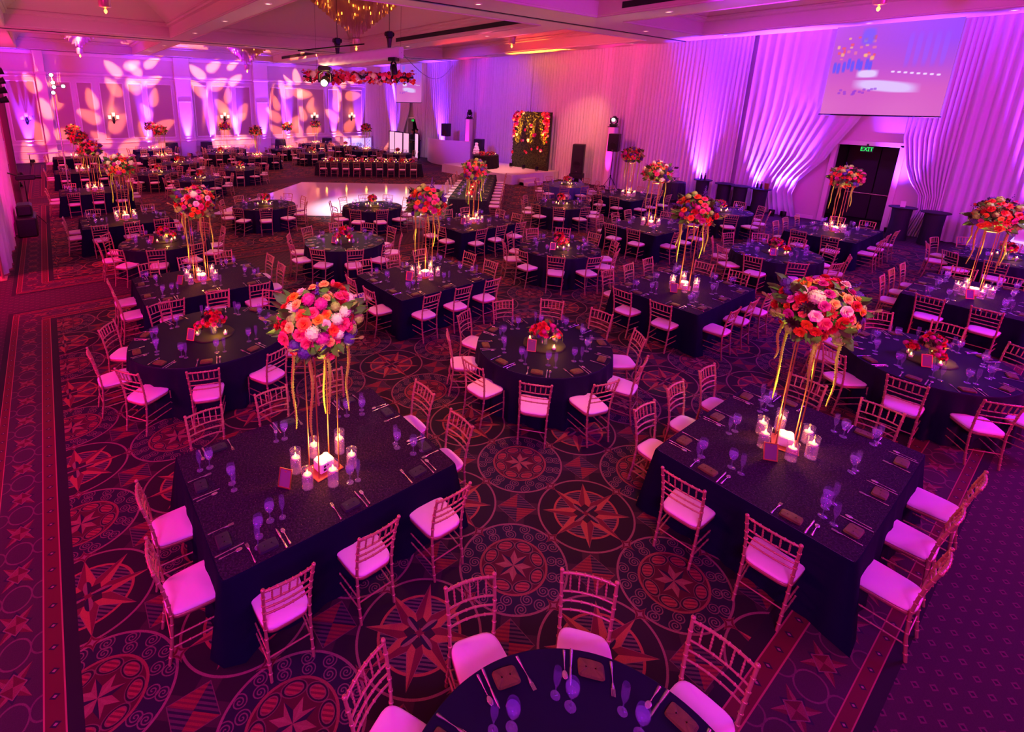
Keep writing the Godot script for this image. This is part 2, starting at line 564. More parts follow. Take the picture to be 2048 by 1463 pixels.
func make_chair(full: bool) -> Node3D:   # faces -z
	var t := thing("chiavari_chair")
	var all := MB.new()
	var todo := []
	var get_mb := func(called: String) -> MB:
		if not full:
			return all
		var m := MB.new()
		todo.append([called, m])
		return m
	var sd := 8 if full else 5
	var mb: MB
	for s in [-1.0, 1.0]:
		mb = get_mb.call("back_post")
		var pts := [Vector3(s * 0.168, 0, 0.235), Vector3(s * 0.170, 0.2, 0.200), Vector3(s * 0.172, 0.43, 0.182), Vector3(s * 0.177, 0.60, 0.195), Vector3(s * 0.184, 0.76, 0.222), Vector3(s * 0.191, 0.90, 0.258)]
		knots(mb, pts, 0.0125, [0.35, 0.75, 1.25, 1.75, 2.2, 2.75, 3.3, 3.8, 4.45].map(func(q): return q / 5.0) if full else [], sd)
	for s in [-1.0, 1.0]:
		mb = get_mb.call("front_leg")
		knots(mb, [Vector3(s * 0.19, 0, -0.205), Vector3(s * 0.188, 0.22, -0.20), Vector3(s * 0.185, 0.43, -0.19)], 0.0115, [0.28, 0.55, 0.75] if full else [], sd)
	var bow := func(y: float, w: float, z: float) -> Array:
		var pts := []
		for i in 7:
			var u := i / 3.0 - 1.0
			pts.append(Vector3(u * w, y + 0.006 * (1.0 - u * u), z + 0.022 * (1.0 - u * u)))
		return pts
	mb = get_mb.call("top_rail")
	knots(mb, bow.call(0.893, 0.19, 0.255), 0.011, [0.12, 0.27, 0.43, 0.57, 0.73, 0.88] if full else [], sd)
	for q in [[0.762, 0.184, 0.222], [0.69, 0.180, 0.21], [0.62, 0.177, 0.198]]:
		mb = get_mb.call("back_rail")
		knots(mb, bow.call(q[0], q[1], q[2]), 0.008, [0.2, 0.4, 0.6, 0.8] if full else [], sd)
	for i in 5:
		mb = get_mb.call("spindle")
		var u := (i - 2) / 3.0
		var dz := 0.022 * (1.0 - u * u)
		knots(mb, [Vector3(u * 0.185, 0.768, 0.224 + dz), Vector3(u * 0.19, 0.89, 0.254 + dz)], 0.006, [0.3, 0.5, 0.7] if full else [], sd)
	for s in [-1.0, 1.0]:
		for y in [0.15, 0.25]:
			mb = get_mb.call("side_stretcher")
			knots(mb, [Vector3(s * 0.189, y + 0.01, -0.20), Vector3(s * 0.170, y, 0.19)], 0.007, [0.3, 0.5, 0.7] if full else [], sd)
	for q in [[0.22, -0.2, 0.188], [0.31, -0.196, 0.187]]:
		mb = get_mb.call("front_stretcher")
		knots(mb, [Vector3(-q[2], q[0], q[1]), Vector3(q[2], q[0], q[1])], 0.007, [], sd)
	mb = get_mb.call("back_stretcher")
	knots(mb, [Vector3(-0.17, 0.20, 0.2), Vector3(0.17, 0.20, 0.2)], 0.007, [], sd)
	mb = get_mb.call("seat_frame")
	mb.grid(slab_rows([[0.02, 0.405], [0.0, 0.41], [0.0, 0.432], [0.008, 0.437], [0.15, 0.437]], 0.405, 0.36, 0.41), true)
	var cu := MB.new()
	cu.grid(slab_rows([[0.06, 0.437], [0.012, 0.438], [0.002, 0.449], [0.006, 0.463], [0.022, 0.473], [0.07, 0.481], [0.12, 0.484], [0.17, 0.485]], 0.42, 0.365, 0.425), true)
	cu.cap(slab_rows([[0.17, 0.485]], 0.42, 0.365, 0.425)[0], Vector3.UP)
	obj("cushion", cu, "cushion", t)
	if full:
		for q in todo:
			var o := obj(q[0], q[1], "chair_gold", t)
			if q[0] == "back_post":
				var fb := MB.new()
				fb.ball(Vector3((-1.0 if not t.has_node("back_post_001") else 1.0) * 0.191, 0.912, 0.261), Vector3(0.0165, 0.0165, 0.0165), 10, 6)
				obj("finial", fb, "chair_gold", o)
	else:
		obj("frame", all, "chair_gold", t)
	return t
func make_goblet() -> Node3D:
	var t := thing("water_goblet")
	var g := MB.new()
	g.lathe([Vector2(0.0, 0.0), Vector2(0.035, 0.001), Vector2(0.035, 0.004), Vector2(0.012, 0.009), Vector2(0.0055, 0.02), Vector2(0.005, 0.075), Vector2(0.012, 0.092), Vector2(0.028, 0.108), Vector2(0.040, 0.135), Vector2(0.043, 0.160), Vector2(0.040, 0.190), Vector2(0.036, 0.208)], 16)
	obj("bowl_and_stem", g, "glass", t)
	var w := MB.new()
	w.lathe([Vector2(0.0, 0.096), Vector2(0.014, 0.098), Vector2(0.026, 0.111), Vector2(0.037, 0.137), Vector2(0.0405, 0.160), Vector2(0.0395, 0.168), Vector2(0.0, 0.168)], 14)
	obj("water", w, "water", t)
	return t
func make_flute() -> MB:
	var g := MB.new()
	g.lathe([Vector2(0.0, 0.0), Vector2(0.030, 0.001), Vector2(0.030, 0.004), Vector2(0.008, 0.009), Vector2(0.0045, 0.02), Vector2(0.0045, 0.07), Vector2(0.010, 0.085), Vector2(0.020, 0.115), Vector2(0.0245, 0.150), Vector2(0.023, 0.205), Vector2(0.021, 0.222)], 14)
	return g
func make_napkin() -> MB:
	var mb := MB.new()
	for k in 3:
		var rows := []
		var y0 := 0.0015 + k * 0.0065
		for q in [[0.004, 0.0], [0.0, 0.003], [0.003, 0.0062], [0.03, 0.0072], [0.055, 0.0072]]:
			var row := []
			for j in 24:
				var a := TAU * j / 24.0
				var cx := signf(cos(a)) * pow(absf(cos(a)), 0.3)
				var cz := signf(sin(a)) * pow(absf(sin(a)), 0.3)
				row.append(Vector3(cx * (0.082 - k * 0.003 - q[0]) + k * 0.0015, y0 + q[1] + 0.0015 * sin(cx * 5.0 + k), cz * (0.056 - k * 0.002 - q[0])))
			rows.append(row)
		mb.grid(rows, true, null, Vector2(1.5, 0.05))
		mb.cap(rows[-1], Vector3.UP)
	return mb
func make_fork() -> MB:      # lies along z, handle at +z
	var mb := MB.new()
	var rows := []
	for q in [[0.105, 0.010, 0.002], [0.09, 0.0105, 0.0024], [0.02, 0.004, 0.004], [-0.025, 0.0035, 0.006], [-0.05, 0.011, 0.004], [-0.065, 0.0125, 0.003]]:
		rows.append([Vector3(-q[1], q[2], q[0]), Vector3(0, q[2] + 0.0015, q[0]), Vector3(q[1], q[2], q[0]), Vector3(0, q[2] - 0.0012, q[0])])
	mb.grid(rows, true)
	for k in 4:
		var x := (k - 1.5) * 0.0068
		mb.box(Vector3(0.0036, 0.0022, 0.045), Vector3(x, 0.0042, -0.085))
	return mb
func make_knife() -> MB:
	var mb := MB.new()
	var rows := []
	for q in [[0.115, 0.010], [0.10, 0.0105], [0.01, 0.0075], [0.0, 0.006], [-0.01, 0.0095], [-0.07, 0.0105], [-0.105, 0.008], [-0.118, 0.002]]:
		rows.append([Vector3(-q[1] * (1.0 if q[0] > 0 else 0.75), 0.003, q[0]), Vector3(0, 0.0048, q[0]), Vector3(q[1], 0.003, q[0]), Vector3(0, 0.0012, q[0])])
	mb.grid(rows, true)
	return mb
func make_spoon() -> MB:
	var mb := MB.new()
	var rows := []
	for q in [[0.10, 0.0095, 0.002], [0.085, 0.010, 0.0024], [0.02, 0.004, 0.004], [-0.03, 0.0035, 0.007]]:
		rows.append([Vector3(-q[1], q[2], q[0]), Vector3(0, q[2] + 0.0015, q[0]), Vector3(q[1], q[2], q[0]), Vector3(0, q[2] - 0.0012, q[0])])
	mb.grid(rows, true)
	mb.ball(Vector3(0, 0.0055, -0.058), Vector3(0.0185, 0.0045, 0.030), 10, 6)
	return mb
func make_cylinder_vase(h: float) -> Node3D:
	var t := thing("cylinder_vase")
	var g := MB.new()
	g.lathe([Vector2(0.0, 0.0), Vector2(0.050, 0.0), Vector2(0.053, 0.003), Vector2(0.053, h), Vector2(0.050, h)], 20)
	obj("glass_cylinder", g, "glass", t)
	var w := MB.new()
	w.lathe([Vector2(0.0, 0.008), Vector2(0.048, 0.008), Vector2(0.049, 0.012), Vector2(0.049, h * 0.56), Vector2(0.0, h * 0.56)], 18)
	obj("water", w, "clear_water", t)
	return t
func make_floating_candle() -> Node3D:
	var t := thing("floating_candle")
	var g := MB.new()
	g.lathe([Vector2(0.0, -0.012), Vector2(0.026, -0.011), Vector2(0.040, 0.006), Vector2(0.041, 0.014), Vector2(0.036, 0.017), Vector2(0.012, 0.014), Vector2(0.0, 0.013)], 16)
	var wx := obj("wax", g, "wax", t)
	var f := MB.new()
	f.lathe([Vector2(0.0, 0.016), Vector2(0.007, 0.021), Vector2(0.010, 0.031), Vector2(0.006, 0.050), Vector2(0.0, 0.070)], 8)
	obj("flame", f, "flame", wx)
	return t
func make_votive() -> Node3D:
	var t := thing("votive_candle")
	var g := MB.new()
	g.lathe([Vector2(0.0, 0.0), Vector2(0.026, 0.0), Vector2(0.031, 0.03), Vector2(0.033, 0.066), Vector2(0.031, 0.066)], 14)
	obj("glass_cup", g, "glass", t)
	var w := MB.new()
	w.lathe([Vector2(0.0, 0.004), Vector2(0.024, 0.004), Vector2(0.027, 0.034), Vector2(0.0, 0.034)], 12)
	var wx := obj("wax", w, "wax", t)
	var f := MB.new()
	f.lathe([Vector2(0.0, 0.036), Vector2(0.007, 0.041), Vector2(0.010, 0.05), Vector2(0.006, 0.064), Vector2(0.0, 0.08)], 8)
	obj("flame", f, "flame", wx)
	return t
# blooms point along +y
func petal(mb: MB, base: Vector3, az: float, lift: float, len: float, wid: float, curl: float, pointy := 0.6) -> void:
	var bs := Basis(Vector3.UP, -az)
	var rows := []
	var ang := lift
	var p := Vector2(0, 0)
	for i in 4:
		var f := i / 3.0
		var w := wid * sin(clampf(0.28 + f * (PI - 0.28) * pointy, 0.0, PI)) * 0.5
		var row := []
		for j in 3:
			var u := j - 1.0
			row.append(base + bs * Vector3(p.x - absf(u) * 0.12 * wid * 0.5 * sin(ang), p.y + absf(u) * 0.22 * wid * 0.5, u * w))
		rows.append(row)
		p += Vector2(cos(ang), sin(ang)) * len / 3.0
		ang -= curl / 3.0
	mb.grid(rows, false, bs * Vector3(-sin(lift), cos(lift), 0))
func bloom(kind: String, r: float, lod := 0) -> MB:
	var mb := MB.new()
	if kind == "rose":
		for ring in (4 if lod == 0 else 2):
			var f := ring / 3.0 if lod == 0 else ring * 0.9
			var cnt: int = [3, 4, 5, 6][ring] if lod == 0 else [3, 5][ring]
			for k in cnt:
				petal(mb, Vector3(0, 0.02 * r, 0) + Basis(Vector3.UP, -TAU * k / cnt - ring) * Vector3(r * 0.10 * ring, 0, 0), TAU * k / cnt + ring, 1.45 - f * 0.75, r * (0.95 - 0.05 * ring), r * (0.75 + 0.35 * f), 0.5 + f * 1.3, 0.62)
		if lod > 0: mb.ball(Vector3(0, r * 0.25, 0), Vector3(r * 0.34, r * 0.35, r * 0.34), 6, 4)
	elif kind == "dahlia":
		for ring in (4 if lod == 0 else 2):
			var cnt: int = [6, 8, 10, 12][ring] if lod == 0 else [5, 8][ring]
			var f := ring / 3.0 if lod == 0 else ring * 0.8
			for k in cnt:
				petal(mb, Vector3(0, r * 0.15 * (1.0 - f), 0), TAU * k / cnt + ring * 0.4, 1.15 - f * 0.95, r * (0.55 + 0.5 * f), r * 0.34, 0.25, 0.9)
		mb.ball(Vector3(0, r * 0.2, 0), Vector3(r * 0.2, r * 0.16, r * 0.2), 7, 4)
	elif kind == "hydrangea":
		var cnt := 34 if lod == 0 else 10
		for k in cnt:
			var y := 1.0 - (k + 0.5) / cnt * 1.35
			var a := k * 2.39996
			var q := Vector3(cos(a) * sqrt(maxf(0, 1 - y * y)), y, sin(a) * sqrt(maxf(0, 1 - y * y)))
			var bs := Basis(Quaternion(Vector3.UP, q.normalized()))
			for e in 4:
				var a2 := TAU * e / 4.0 + k
				var d := bs * Vector3(cos(a2), 0.15, sin(a2))
				var s := bs * Vector3(-sin(a2), 0, cos(a2))
				var c := q * r * 0.86 + Vector3(0, r * 0.25, 0)
				var w := r * 0.26 if lod == 0 else r * 0.45
				mb.poly([c, c + (d + s * 0.7) * w * 0.6, c + d * w, c + (d - s * 0.7) * w * 0.6], q.normalized())
		mb.ball(Vector3(0, r * 0.25, 0), Vector3(r * 0.8, r * 0.72, r * 0.8), 8, 5)
	elif kind == "bud":
		for k in 4:
			petal(mb, Vector3.ZERO, TAU * k / 4.0, 1.35, r * 1.5, r * 0.9, -0.35, 0.85)
		mb.ball(Vector3(0, r * 0.5, 0), Vector3(r * 0.3, r * 0.6, r * 0.3), 6, 4)
	elif kind == "spike":        # delphinium or snapdragon
		for k in (16 if lod == 0 else 6):
			var f := k / (16.0 if lod == 0 else 6.0)
			mb.ball(Vector3(cos(k * 2.4) * r * 0.3 * (1 - f * 0.7), f * r * 3.4, sin(k * 2.4) * r * 0.3 * (1 - f * 0.7)), Vector3(1, 0.8, 1) * r * 0.30 * (1.0 - f * 0.55), 5, 3)
	return mb
func leaf_shape(len: float, wid: float) -> MB:
	var mb := MB.new()
	petal(mb, Vector3.ZERO, 0.0, 0.55, len, wid, 0.9, 0.95)
	return mb
func strand(len: float, r: float, sway: float, sd: int) -> MB:   # hanging amaranthus
	var mb := MB.new()
	var g := RandomNumberGenerator.new()
	g.seed = sd
	var pts := []
	var rad := []
	var n := int(len / 0.013)
	for i in n + 1:
		var f := float(i) / n
		pts.append(Vector3(sway * f + 0.012 * sin(f * 9.0 + sd), -f * len, 0.012 * cos(f * 7.0 + sd)))
		rad.append(r * (0.50 + 0.35 * g.randf() if i % 2 == 0 else 0.95 + 0.35 * g.randf()) * (1.0 - 0.6 * pow(f, 3.0)))
	mb.tube(pts, rad, 6)
	return mb
const KINDS := [["rose", "rose_red", 0.052], ["rose", "rose_pink", 0.050], ["dahlia", "rose_red", 0.062], ["rose", "orange", 0.042], ["rose", "peach", 0.040], ["hydrangea", "cream", 0.068], ["dahlia", "burgundy", 0.064], ["hydrangea", "magenta", 0.060], ["spike", "violet", 0.05], ["rose", "blush", 0.050], ["rose", "rose_coral", 0.050], ["hydrangea", "lime", 0.052], ["bud", "rose_pink", 0.04], ["hydrangea", "violet", 0.055], ["rose", "magenta", 0.046]]
const BLOOM_NAMES := {"rose": "rose", "dahlia": "dahlia", "hydrangea": "hydrangea", "spike": "snapdragon", "bud": "tulip"}
var bloom_mesh := {}
func make_bouquet(sd: int, count: int, rad: Vector3, full: bool, bias: Array, strands: int, fs := 1.0) -> Node3D:  # origin at the middle of the ball
	var t := thing("flower_bouquet")
	var g := RandomNumberGenerator.new()
	g.seed = sd
	var merged := {}
	var greens := MB.new()
	var lm := leaf_shape(0.13, 0.06)
	for k in count:
		var y := 1.0 - (k + 0.5) / count * 1.72
		var a := k * 2.39996 + sd
		var q := Vector3(cos(a) * sqrt(maxf(0, 1 - y * y)), y, sin(a) * sqrt(maxf(0, 1 - y * y)))
		var kd: Array = KINDS[bias[g.randi() % bias.size()]]
		if y < -0.25 and g.randf() < 0.45:
			kd = KINDS[[6, 11, 13, 0, 10][g.randi() % 5]]
		var p := q * rad * ((0.86 + 0.30 * g.randf()) if full else (0.88 + 0.26 * g.randf())) * (1.0 + 0.10 * sin(a * 2.0 + sd) * (1.0 - absf(y)))
		var up := (q + Vector3(g.randf() - 0.5, g.randf() - 0.3, g.randf() - 0.5) * 0.5).normalized()
		var bs := Basis(Quaternion(Vector3.UP, up)) * Basis(Vector3.UP, g.randf() * TAU)
		var s := (0.85 + 0.4 * g.randf()) * fs
		if full:
			var key: String = kd[0] + str(kd[2])
			if not bloom_mesh.has(key):
				bloom_mesh[key] = bloom(kd[0], kd[2]).mesh()
			var o := obj(BLOOM_NAMES[kd[0]], bloom_mesh[key], kd[1], t)
			o.transform = Transform3D(bs.scaled(Vector3.ONE * s), p)
		else:
			var key: String = "lod" + kd[0] + str(kd[2])
			if not bloom_mesh.has(key):
				bloom_mesh[key] = bloom(kd[0], kd[2] * 1.15, 1)
			if not merged.has(kd[1]):
				merged[kd[1]] = MB.new()
			merged[kd[1]].add(bloom_mesh[key], Transform3D(bs.scaled(Vector3.ONE * s), p))
		if k % 2 == 0 or y < -0.2:
			var lb := Basis(Quaternion(Vector3.UP, q.normalized())) * Basis(Vector3.UP, g.randf() * TAU)
			greens.add(lm, Transform3D(lb.scaled(Vector3.ONE * (0.7 + 0.7 * g.randf()) * fs), q * rad * 0.86))
	if fs > 0.9:
		for k in 16:      # sprigs that stick out
			var a := k * 2.4 + sd
			var q := Vector3(cos(a), 0.7 * sin(k * 1.7), sin(a)).normalized()
			for e in 3:
				var lb := Basis(Quaternion(Vector3.RIGHT, (q + Vector3(0, 0.25 * (e - 1), 0)).normalized())) * Basis(Vector3.RIGHT, e * 1.3)
				greens.add(lm, Transform3D(lb.scaled(Vector3.ONE * (1.1 + 0.5 * g.randf())), q * rad * 0.92))
	greens.ball(Vector3.ZERO, rad * 0.80, 14, 9)
	tag(obj("foliage", greens, "leaf", t), "", "", "", "stuff")
	for key in merged:
		tag(obj("blooms", merged[key], key, t), "", "", "", "stuff")
	for k in strands:
		var a := TAU * k / strands + g.randf() * 0.7 + sd
		var o := obj("hanging_amaranthus", strand(0.45 + 0.6 * g.randf(), 0.0165 * sqrt(fs), 0.05 * (g.randf() - 0.3), sd + k), "amaranthus", t)
		o.transform = Transform3D(Basis(Vector3.UP, -a), Vector3(cos(a) * rad.x * 0.80, -rad.y * 0.45, sin(a) * rad.z * 0.80))
	if full and fs > 0.9:
		for k in 5:   # long lily buds that stick out on pale stems
			var a := k * 1.3 + sd
			var bd := MB.new()
			bd.tube([Vector3.ZERO, Vector3(0.10, 0.02, 0), Vector3(0.19, 0.055, 0)], [0.006, 0.005, 0.005], 6)
			bd.ball(Vector3(0.215, 0.068, 0), Vector3(0.032, 0.015, 0.015), 8, 6, Basis(Vector3.BACK, 0.5))
			var o := obj("lily_bud", bd, "lime", t)
			o.transform = Transform3D(Basis(Vector3.UP, -a), Vector3(cos(a) * rad.x * 0.88, -rad.y * (0.05 + 0.09 * k), sin(a) * rad.z * 0.88))
	return t
func make_stand(h: float) -> Node3D:
	var t := thing("flower_stand")
	var mb := MB.new()
	mb.box(Vector3(0.30, 0.012, 0.24), Vector3(0, 0.006, 0), 0.004)
	obj("base_plate", mb, "copper", t)
	for s in [[-1, -1], [1, -1], [1, 1], [-1, 1]]:
		mb = MB.new()
		mb.tube([Vector3(s[0] * 0.115, 0.012, s[1] * 0.085), Vector3(s[0] * 0.115, h, s[1] * 0.085)], 0.0065, 8)
		obj("rod", mb, "copper", t)
	mb = MB.new()
	mb.box(Vector3(0.25, 0.012, 0.19), Vector3(0, h, 0), 0.004)
	obj("top_plate", mb, "copper", t)
	return t
func make_light_box() -> Node3D:
	var t := thing("light_box")
	var mb := MB.new()
	mb.box(Vector3(0.165, 0.115, 0.135), Vector3(0, 0.0575, 0), 0.012)
	obj("case", mb, "white_paint", t)
	for q in [[-0.04, -0.03], [0.04, -0.03], [-0.04, 0.03], [0.04, 0.03]]:
		mb = MB.new()
		mb.lathe([Vector2(0.0, 0.115), Vector2(0.030, 0.115), Vector2(0.028, 0.121), Vector2(0.0, 0.123)], 12, Vector3(q[0], 0, q[1]))
		obj("lamp_lens", mb, "lamp_warm", t)
	mb = MB.new()
	mb.box(Vector3(0.026, 0.02, 0.004), Vector3(-0.035, 0.075, 0.0685), 0.0)
	mb.box(Vector3(0.03, 0.024, 0.004), Vector3(-0.035, 0.04, 0.0685), 0.0)
	mb.box(Vector3(0.016, 0.016, 0.004), Vector3(-0.0, 0.078, 0.0685), 0.0)
	obj("switch_panel", mb, "black", t)
	return t
func make_frame_card() -> Node3D:   # tilted table number in a small easel frame
	var t := thing("table_card_frame")
	var bs := Basis(Vector3.RIGHT, -0.32)
	var mb := MB.new()
	for q in [[0.0, 0.006, 0.13, 0.012], [0.0, 0.174, 0.13, 0.012], [-0.059, 0.09, 0.012, 0.156], [0.059, 0.09, 0.012, 0.156]]:
		mb.box(Vector3(q[2], q[3], 0.01), bs * Vector3(q[0], q[1], 0), 0.002, bs)
	mb.box(Vector3(0.02, 0.15, 0.004), Vector3(0, 0.072, -0.062), 0.0, Basis(Vector3.RIGHT, 0.22))
	obj("frame", mb, "copper", t)
	mb = MB.new()
	mb.box(Vector3(0.108, 0.158, 0.004), bs * Vector3(0, 0.09, -0.001), 0.0, bs)
	obj("card", mb, "card_paper", t)
	return t
# ---------------------------------------------------------------- tables and everything round them
const H := 0.75
func make_cloth(hx: float, hz: float, round_: bool, folds: int, amp: float, sd: int, only := 0) -> MB:   # only 1: the top, 2: the hanging sides
	var mb := MB.new()
	var n := 144
	var rim := []
	var nor := []
	var len := 0.0
	for j in n:
		var a := TAU * j / n
		if round_:
			rim.append(Vector3(cos(a) * hx, 0, sin(a) * hz))
			nor.append(Vector3(cos(a) / hx, 0, sin(a) / hz).normalized())
		else:
			var s := maxf(absf(cos(a)) , absf(sin(a)))
			var p := Vector3(cos(a) / s * hx, 0, sin(a) / s * hz)
			var r := 0.025
			var q := Vector3(clampf(p.x, -hx + r, hx - r), 0, clampf(p.z, -hz + r, hz - r))
			var d := p - q
			d = d.normalized() if d.length() > 1e-5 else Vector3.ZERO
			if d == Vector3.ZERO:
				d = Vector3(signf(p.x), 0, 0) if absf(p.x) > hx - 1e-4 else Vector3(0, 0, signf(p.z))
			rim.append(q + d * r)
			nor.append(d)
	var top := []
	for p in rim:
		top.append(Vector3(p.x * 0.994, H, p.z * 0.994))
	if only != 2:
		var k := mb.v.size()
		mb.vert(Vector3(0, H, 0), Vector3.UP, Vector2.ZERO)
		for p in top:
			mb.vert(p, Vector3.UP, Vector2(p.x, p.z))
		for j in n:
			mb.face(k, k + 1 + j, k + 1 + (j + 1) % n)
	if only == 1:
		return mb
	var rows := []
	for q in [[0.0, -0.006], [0.002, 0.0], [0.02, 0.004], [0.10, 0.010], [0.28, 0.022], [0.52, 0.036], [0.735, 0.048]]:
		var row := []
		var f: float = q[0] / 0.735
		for j in n:
			var a := TAU * j / n
			var w := sin(folds * a + 1.7 * sin(a * 3.0 + sd) + sd) + 0.45 * sin(folds * 1.9 * a + sd * 2.0)
			var o: float = q[1]
			if round_:
				o += amp * pow(f, 0.8) * w
			else:
				var cr := clampf((minf(absf(rim[j].x) / hx, absf(rim[j].z) / hz) - 0.80) / 0.2, 0.0, 1.0)
				o += amp * 0.45 * f * w + 0.085 * f * cr * (1.0 + 0.6 * sin(a * 46.0 + sd))
			row.append(rim[j] + nor[j] * o + Vector3(0, H - 0.0015 - q[0], 0))
		rows.append(row)
	mb.grid(rows, true, null, Vector2(hx * 4.0, 0.75))
	return mb
func make_table(hx: float, hz: float, round_: bool, at: Vector3, turn: float, label: String) -> void:
	var t := thing("round_table" if round_ else "square_table", at, turn)
	var mb := MB.new()
	if round_:
		mb.lathe([Vector2(0, H - 0.03), Vector2(1, H - 0.03), Vector2(1, H - 0.006), Vector2(0, H - 0.006)], 40, Vector3.ZERO, Basis(), Vector2(hx - 0.012, hz - 0.012))
	else:
		mb.box(Vector3(hx * 2 - 0.03, 0.025, hz * 2 - 0.03), Vector3(0, H - 0.02, 0), 0.003)
	obj("tabletop", mb, "white_paint", t)
	for s in [[-1, -1], [1, -1], [1, 1], [-1, 1]]:
		mb = MB.new()
		var k := 0.6 if round_ else 0.86
		mb.tube([Vector3(s[0] * hx * k, 0, s[1] * hz * k), Vector3(s[0] * hx * k, H - 0.03, s[1] * hz * k)], 0.016, 8)
		obj("leg", mb, "black_metal", t)
	tag(t, "folding table hidden under the cloth of the " + label, "table", "")
const SIDE := {"f": "front", "b": "back", "l": "left", "r": "right"}
const NTH := ["first", "second", "third", "fourth", "fifth", "sixth", "seventh", "eighth", "ninth", "tenth"]
const CLOCK := ["twelve", "one", "two", "three", "four", "five", "six", "seven", "eight", "nine", "ten", "eleven"]
var chairs_made := 0
var goblets_made := 0
var far_chairs := []
var far_goblets := []
var far_flutes := []
var far_napkins := []
func dist(p: Vector3) -> float:
	return Vector2(p.x + 4.16, p.z - 2.56).length()
func put_chair(p: Vector3, face: Vector3, where: String) -> void:
	var turn := atan2(-face.x, -face.z) + (rng.randf() - 0.5) * 0.10
	p += Vector3(face.x, 0, face.z) * (rng.randf() - 0.5) * 0.05
	if chairs_made >= 300:
		far_chairs.append(Transform3D(Basis(Vector3.UP, turn), p))
		return
	chairs_made += 1
	var o := copy("chair" if dist(p) < 16.0 else "chair_far", "chiavari_chair", p, turn)
	tag(o, "gold chair, " + where, "chair", "gold bamboo-style chairs at the dinner tables")
func put_setting(p: Vector3, face: Vector3, where: String, navy: bool) -> void:   # p: edge of the table before the guest, face: towards the middle
	var side := Vector3(-face.z, 0, face.x)     # the guest's right
	var turn := atan2(-face.x, -face.z)
	var y := H + 0.001
	var d := dist(p)
	var j := func(s: float) -> float: return (rng.randf() - 0.5) * s
	var at := func(fw: float, sd: float) -> Vector3:
		return Vector3(p.x, y, p.z) + face * fw + side * sd
	var gp: Vector3 = at.call(0.36 + j.call(0.03), 0.13 + j.call(0.04))
	var fp: Vector3 = at.call(0.34 + j.call(0.03), 0.225 + j.call(0.03))
	var np: Vector3 = at.call(0.115, j.call(0.02))
	if goblets_made >= 300:
		far_goblets.append(Transform3D(Basis(), gp))
		far_flutes.append(Transform3D(Basis(), fp))
		far_napkins.append(Transform3D(Basis(Vector3.UP, turn), np))
		return
	goblets_made += 1
	tag(copy("goblet", "water_goblet", gp), "water goblet, " + where, "glass", "water goblets on the dinner tables")
	tag(copy("flute", "champagne_flute", fp), "empty flute, " + where, "glass", "champagne flutes on the dinner tables")
	tag(copy("napkin_navy" if navy else "napkin", "folded_napkin", np, turn + j.call(0.16)), ("dark" if navy else "olive") + " napkin, " + where, "napkin", "folded napkins on the dinner tables")
	if d < 21.0:
		tag(copy("fork", "dinner_fork", at.call(0.13, -0.125), turn + j.call(0.1)), "silver fork, " + where, "fork", "forks on the dinner tables")
		tag(copy("knife", "dinner_knife", at.call(0.13, 0.125), turn + j.call(0.1)), "silver knife, " + where, "knife", "knives on the dinner tables")
		tag(copy("spoon", "dinner_spoon", at.call(0.135, 0.165), turn + j.call(0.1)), "silver spoon, " + where, "spoon", "spoons on the dinner tables")
func tall_centre(c: Vector3, label: String, sd: int, dx := 0.0, dz := 0.0) -> void:
	var b := Vector3(c.x + dx, H + 0.001, c.z + dz)
	var near := dist(c) < 11.0
	tag(copy("stand", "flower_stand", b, 0.05 * sd), "tall copper rod stand on the " + label, "flower stand", "tall copper flower stands")
	var key: String = ("bouquet_" + ["a", "b", "c"][sd % 3]) if near else ("bouquet_far_" + ["a", "b"][sd % 2])
	var o := copy(key, "flower_bouquet", b + Vector3(0, 1.57, 0), sd * 1.9)
	tag(o, "tall bouquet of roses and dahlias above the " + label, "bouquet", "bouquets on the tall stands")
	tag(copy("light_box", "light_box", b + Vector3(0, 0.0125, 0), 0.05 * sd), "small glowing white light box under the stand on the " + label, "lamp", "light boxes under the tall stands")
	spot("light_box_lamp", b + Vector3(0, 0.165, 0), b + Vector3(0.0, 2.0, 0.001), Color(1.0, 0.86, 0.42), 3.4, 48.0, 0.05, 0.8)
	omni("candle_lamp", b + Vector3(0, 0.24, 0.0), Color(1.0, 0.58, 0.26), 0.42, 0.05)
	var k := 0
	for q in [[-0.23, 0.13, 0], [-0.02, 0.235, 1], [0.24, 0.12, 0], [0.24, -0.14, 1], [0.0, -0.23, 0], [-0.24, -0.12, 1]]:
		var p := b + Vector3(q[0], 0, q[1])
		var which: String = ["front left", "front middle", "front right", "back right", "back middle", "back left"][k]
		tag(copy("vase_%d" % q[2], "cylinder_vase", p), "cylinder vase, %s, on the %s" % [which, label], "vase", "cylinder vases round the tall stands")
		tag(copy("candle", "floating_candle", p + Vector3(0, ([0.20, 0.25][q[2]]) * 0.56 + 0.012, 0)), "lit floating candle, %s, on the %s" % [which, label], "candle", "floating candles round the tall stands")
		k += 1
	if near or dist(c) < 16.0:
		tag(copy("card", "table_card_frame", b + Vector3(-0.42, 0, 0.02), -0.9), "slanted table card in a copper frame on the " + label, "card frame", "table cards")
